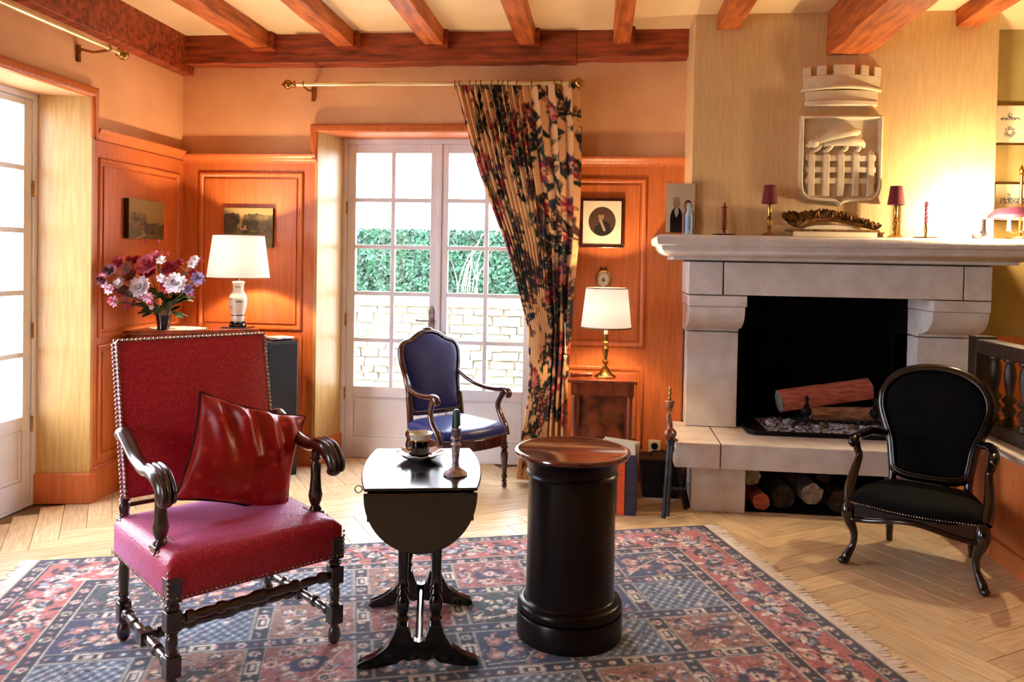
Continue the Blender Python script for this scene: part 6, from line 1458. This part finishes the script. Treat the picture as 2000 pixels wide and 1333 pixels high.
while z < 1.0:
    h = rg.uniform(0.07, 0.13); h = min(h, 1.03-z); x = -2.3+rg.uniform(-.1, 0)
    while x < 2.6:
        L = rg.uniform(0.14, 0.36); d = rg.uniform(0.03, 0.08); j = lambda a: a+rg.uniform(-0.012, 0.012)
        vs = [(j(x+0.008), -d+rg.uniform(-.01, .01), j(z+0.006)), (j(x+L-0.008), -d+rg.uniform(-.01, .01), j(z+0.006)), (j(x+L-0.008), -d+0.015, j(z+h-0.006)), (j(x+0.008), -d+0.015, j(z+h-0.006))]
        vs += [(a, 0.02, c) for a, b, c in vs]
        MB().add(vs, [(0, 1, 2, 3), (7, 6, 5, 4), (0, 4, 5, 1), (1, 5, 6, 2), (2, 6, 7, 3), (3, 7, 4, 0)]).build('stone', M_gst, gw_, smooth=False, bevel=0.012)
        x += L
    z += h
hd_ = thing('hedge', 'dense clipped green hedge above the garden wall', 'hedge', (-1.5, 11.2, 0.93))
rs = np.random.RandomState(3); N_ = 26000
px = rs.uniform(-3.2, 3.2, N_); pz = rs.uniform(0, 0.87, N_)+0; py = -0.02+0.10*rs.rand(N_)-0.05*np.sin(px*5+pz*9)*0.6
top = rs.rand(N_) < 0.12; pz = np.where(top, 0.86+0.05*rs.rand(N_), pz); py = np.where(top, rs.rand(N_)*0.7, py)
a1 = rs.uniform(0, 6.28, N_); L = 0.028+0.02*rs.rand(N_); tx = np.cos(a1)*L; tz = np.sin(a1)*L; ty = rs.uniform(-.8, .8, N_)*L
ux_ = -np.sin(a1)*L*0.5; uz_ = np.cos(a1)*L*0.5; uy_ = rs.uniform(-.5, .5, N_)*L
V = np.stack([np.stack([px-tx, py-ty, pz-tz], 1), np.stack([px+ux_, py+uy_, pz+uz_], 1), np.stack([px+tx, py+ty, pz+tz], 1), np.stack([px-ux_, py-uy_, pz-uz_], 1)], 1).reshape(-1, 3)
me = bpy.data.meshes.new('foliage'); me.from_pydata(V.tolist(), [], np.arange(N_*4).reshape(-1, 4).tolist())
M_hedge = pmat('hedge_green', '#27543c', '#0d261b', scale=7, rough=0.55, detail=6)
me.materials.append(M_hedge); o = bpy.data.objects.new('foliage', me); COL.objects.link(o); o.parent = hd_; o['kind'] = 'stuff'
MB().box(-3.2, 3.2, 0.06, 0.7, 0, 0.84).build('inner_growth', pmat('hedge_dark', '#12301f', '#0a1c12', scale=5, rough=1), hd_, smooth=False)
def twig_thing(name, label, cat, loc, paths, mat, nm='stem'):
    t = thing(name, label, cat, loc)
    for p, r_ in paths: MB().tube(spl(p, 5), spl1([r_]*(len(p)-1)+[r_*0.3], 5), 6).build(nm, mat, t)
    return t
M_twig = pmat('dry_stem', '#cdbfa4', '#a8987c', rough=0.9); M_brch = pmat('branch_bark', '#8c98a0', '#707c84', rough=0.9)
rg = random.Random(2); P = []
for k in range(11):
    a = rg.uniform(-0.5, 0.9); h = rg.uniform(0.45, 0.85); P.append(([(0.03*k, 0, 0), (0.03*k+a*0.15*h, 0, h*0.5), (0.03*k+a*0.5*h, 0, h)], 0.006))
twig_thing('dry_shrub', 'bare arching stems growing in front of the hedge', 'shrub', (-1.95, 10.6, 0.93), P, M_twig)
def bare_tree(label, loc, sd, H=4.0, s=1.0):
    rr = random.Random(sd); t = thing('bare_tree', label, 'tree', loc)
    MB().tube([(0, 0, 0), (0.05, 0, H*0.35), (0, 0, H*0.7), (0.1, 0, H)], [0.10*s, 0.08*s, 0.05*s, 0.02*s], 8).build('trunk', M_brch, t)
    m = MB()
    def br(p, d, L, r_, dep):
        q = p+d*L; mid = p+d*L*0.5+Vector((rr.uniform(-.1, .1), rr.uniform(-.1, .1), 0.05))*L; m.tube([p, mid, q], [r_, r_*0.8, r_*0.5], 5)
        if dep:
            for k in range(3): br(p+(q-p)*rr.uniform(0.4, 1), (d+Vector((rr.uniform(-.8, .8), rr.uniform(-.6, .6), rr.uniform(-.3, .6)))).normalized(), L*0.62, r_*0.55, dep-1)
    for k in range(7): br(Vector((0, 0, H*(0.35+0.09*k))), Vector((rr.uniform(-1, 1), rr.uniform(-.5, .5), rr.uniform(0.2, 0.9))).normalized(), 1.1*s, 0.03*s, 3)
    m.build('branches', M_brch, t)
bare_tree('bare tree with thin branches far behind the hedge, left of centre', (-4.6, 17, 0.0), 5, 5.2, 1.0)
bare_tree('bare tree with thin branches far behind the hedge, right of centre', (-1.7, 19, 0.0), 9, 5.4, 0.9)
bare_tree('bare tree outside the side french door', (-9.5, 9.5, -0.1), 12, 5.5, 1.3)
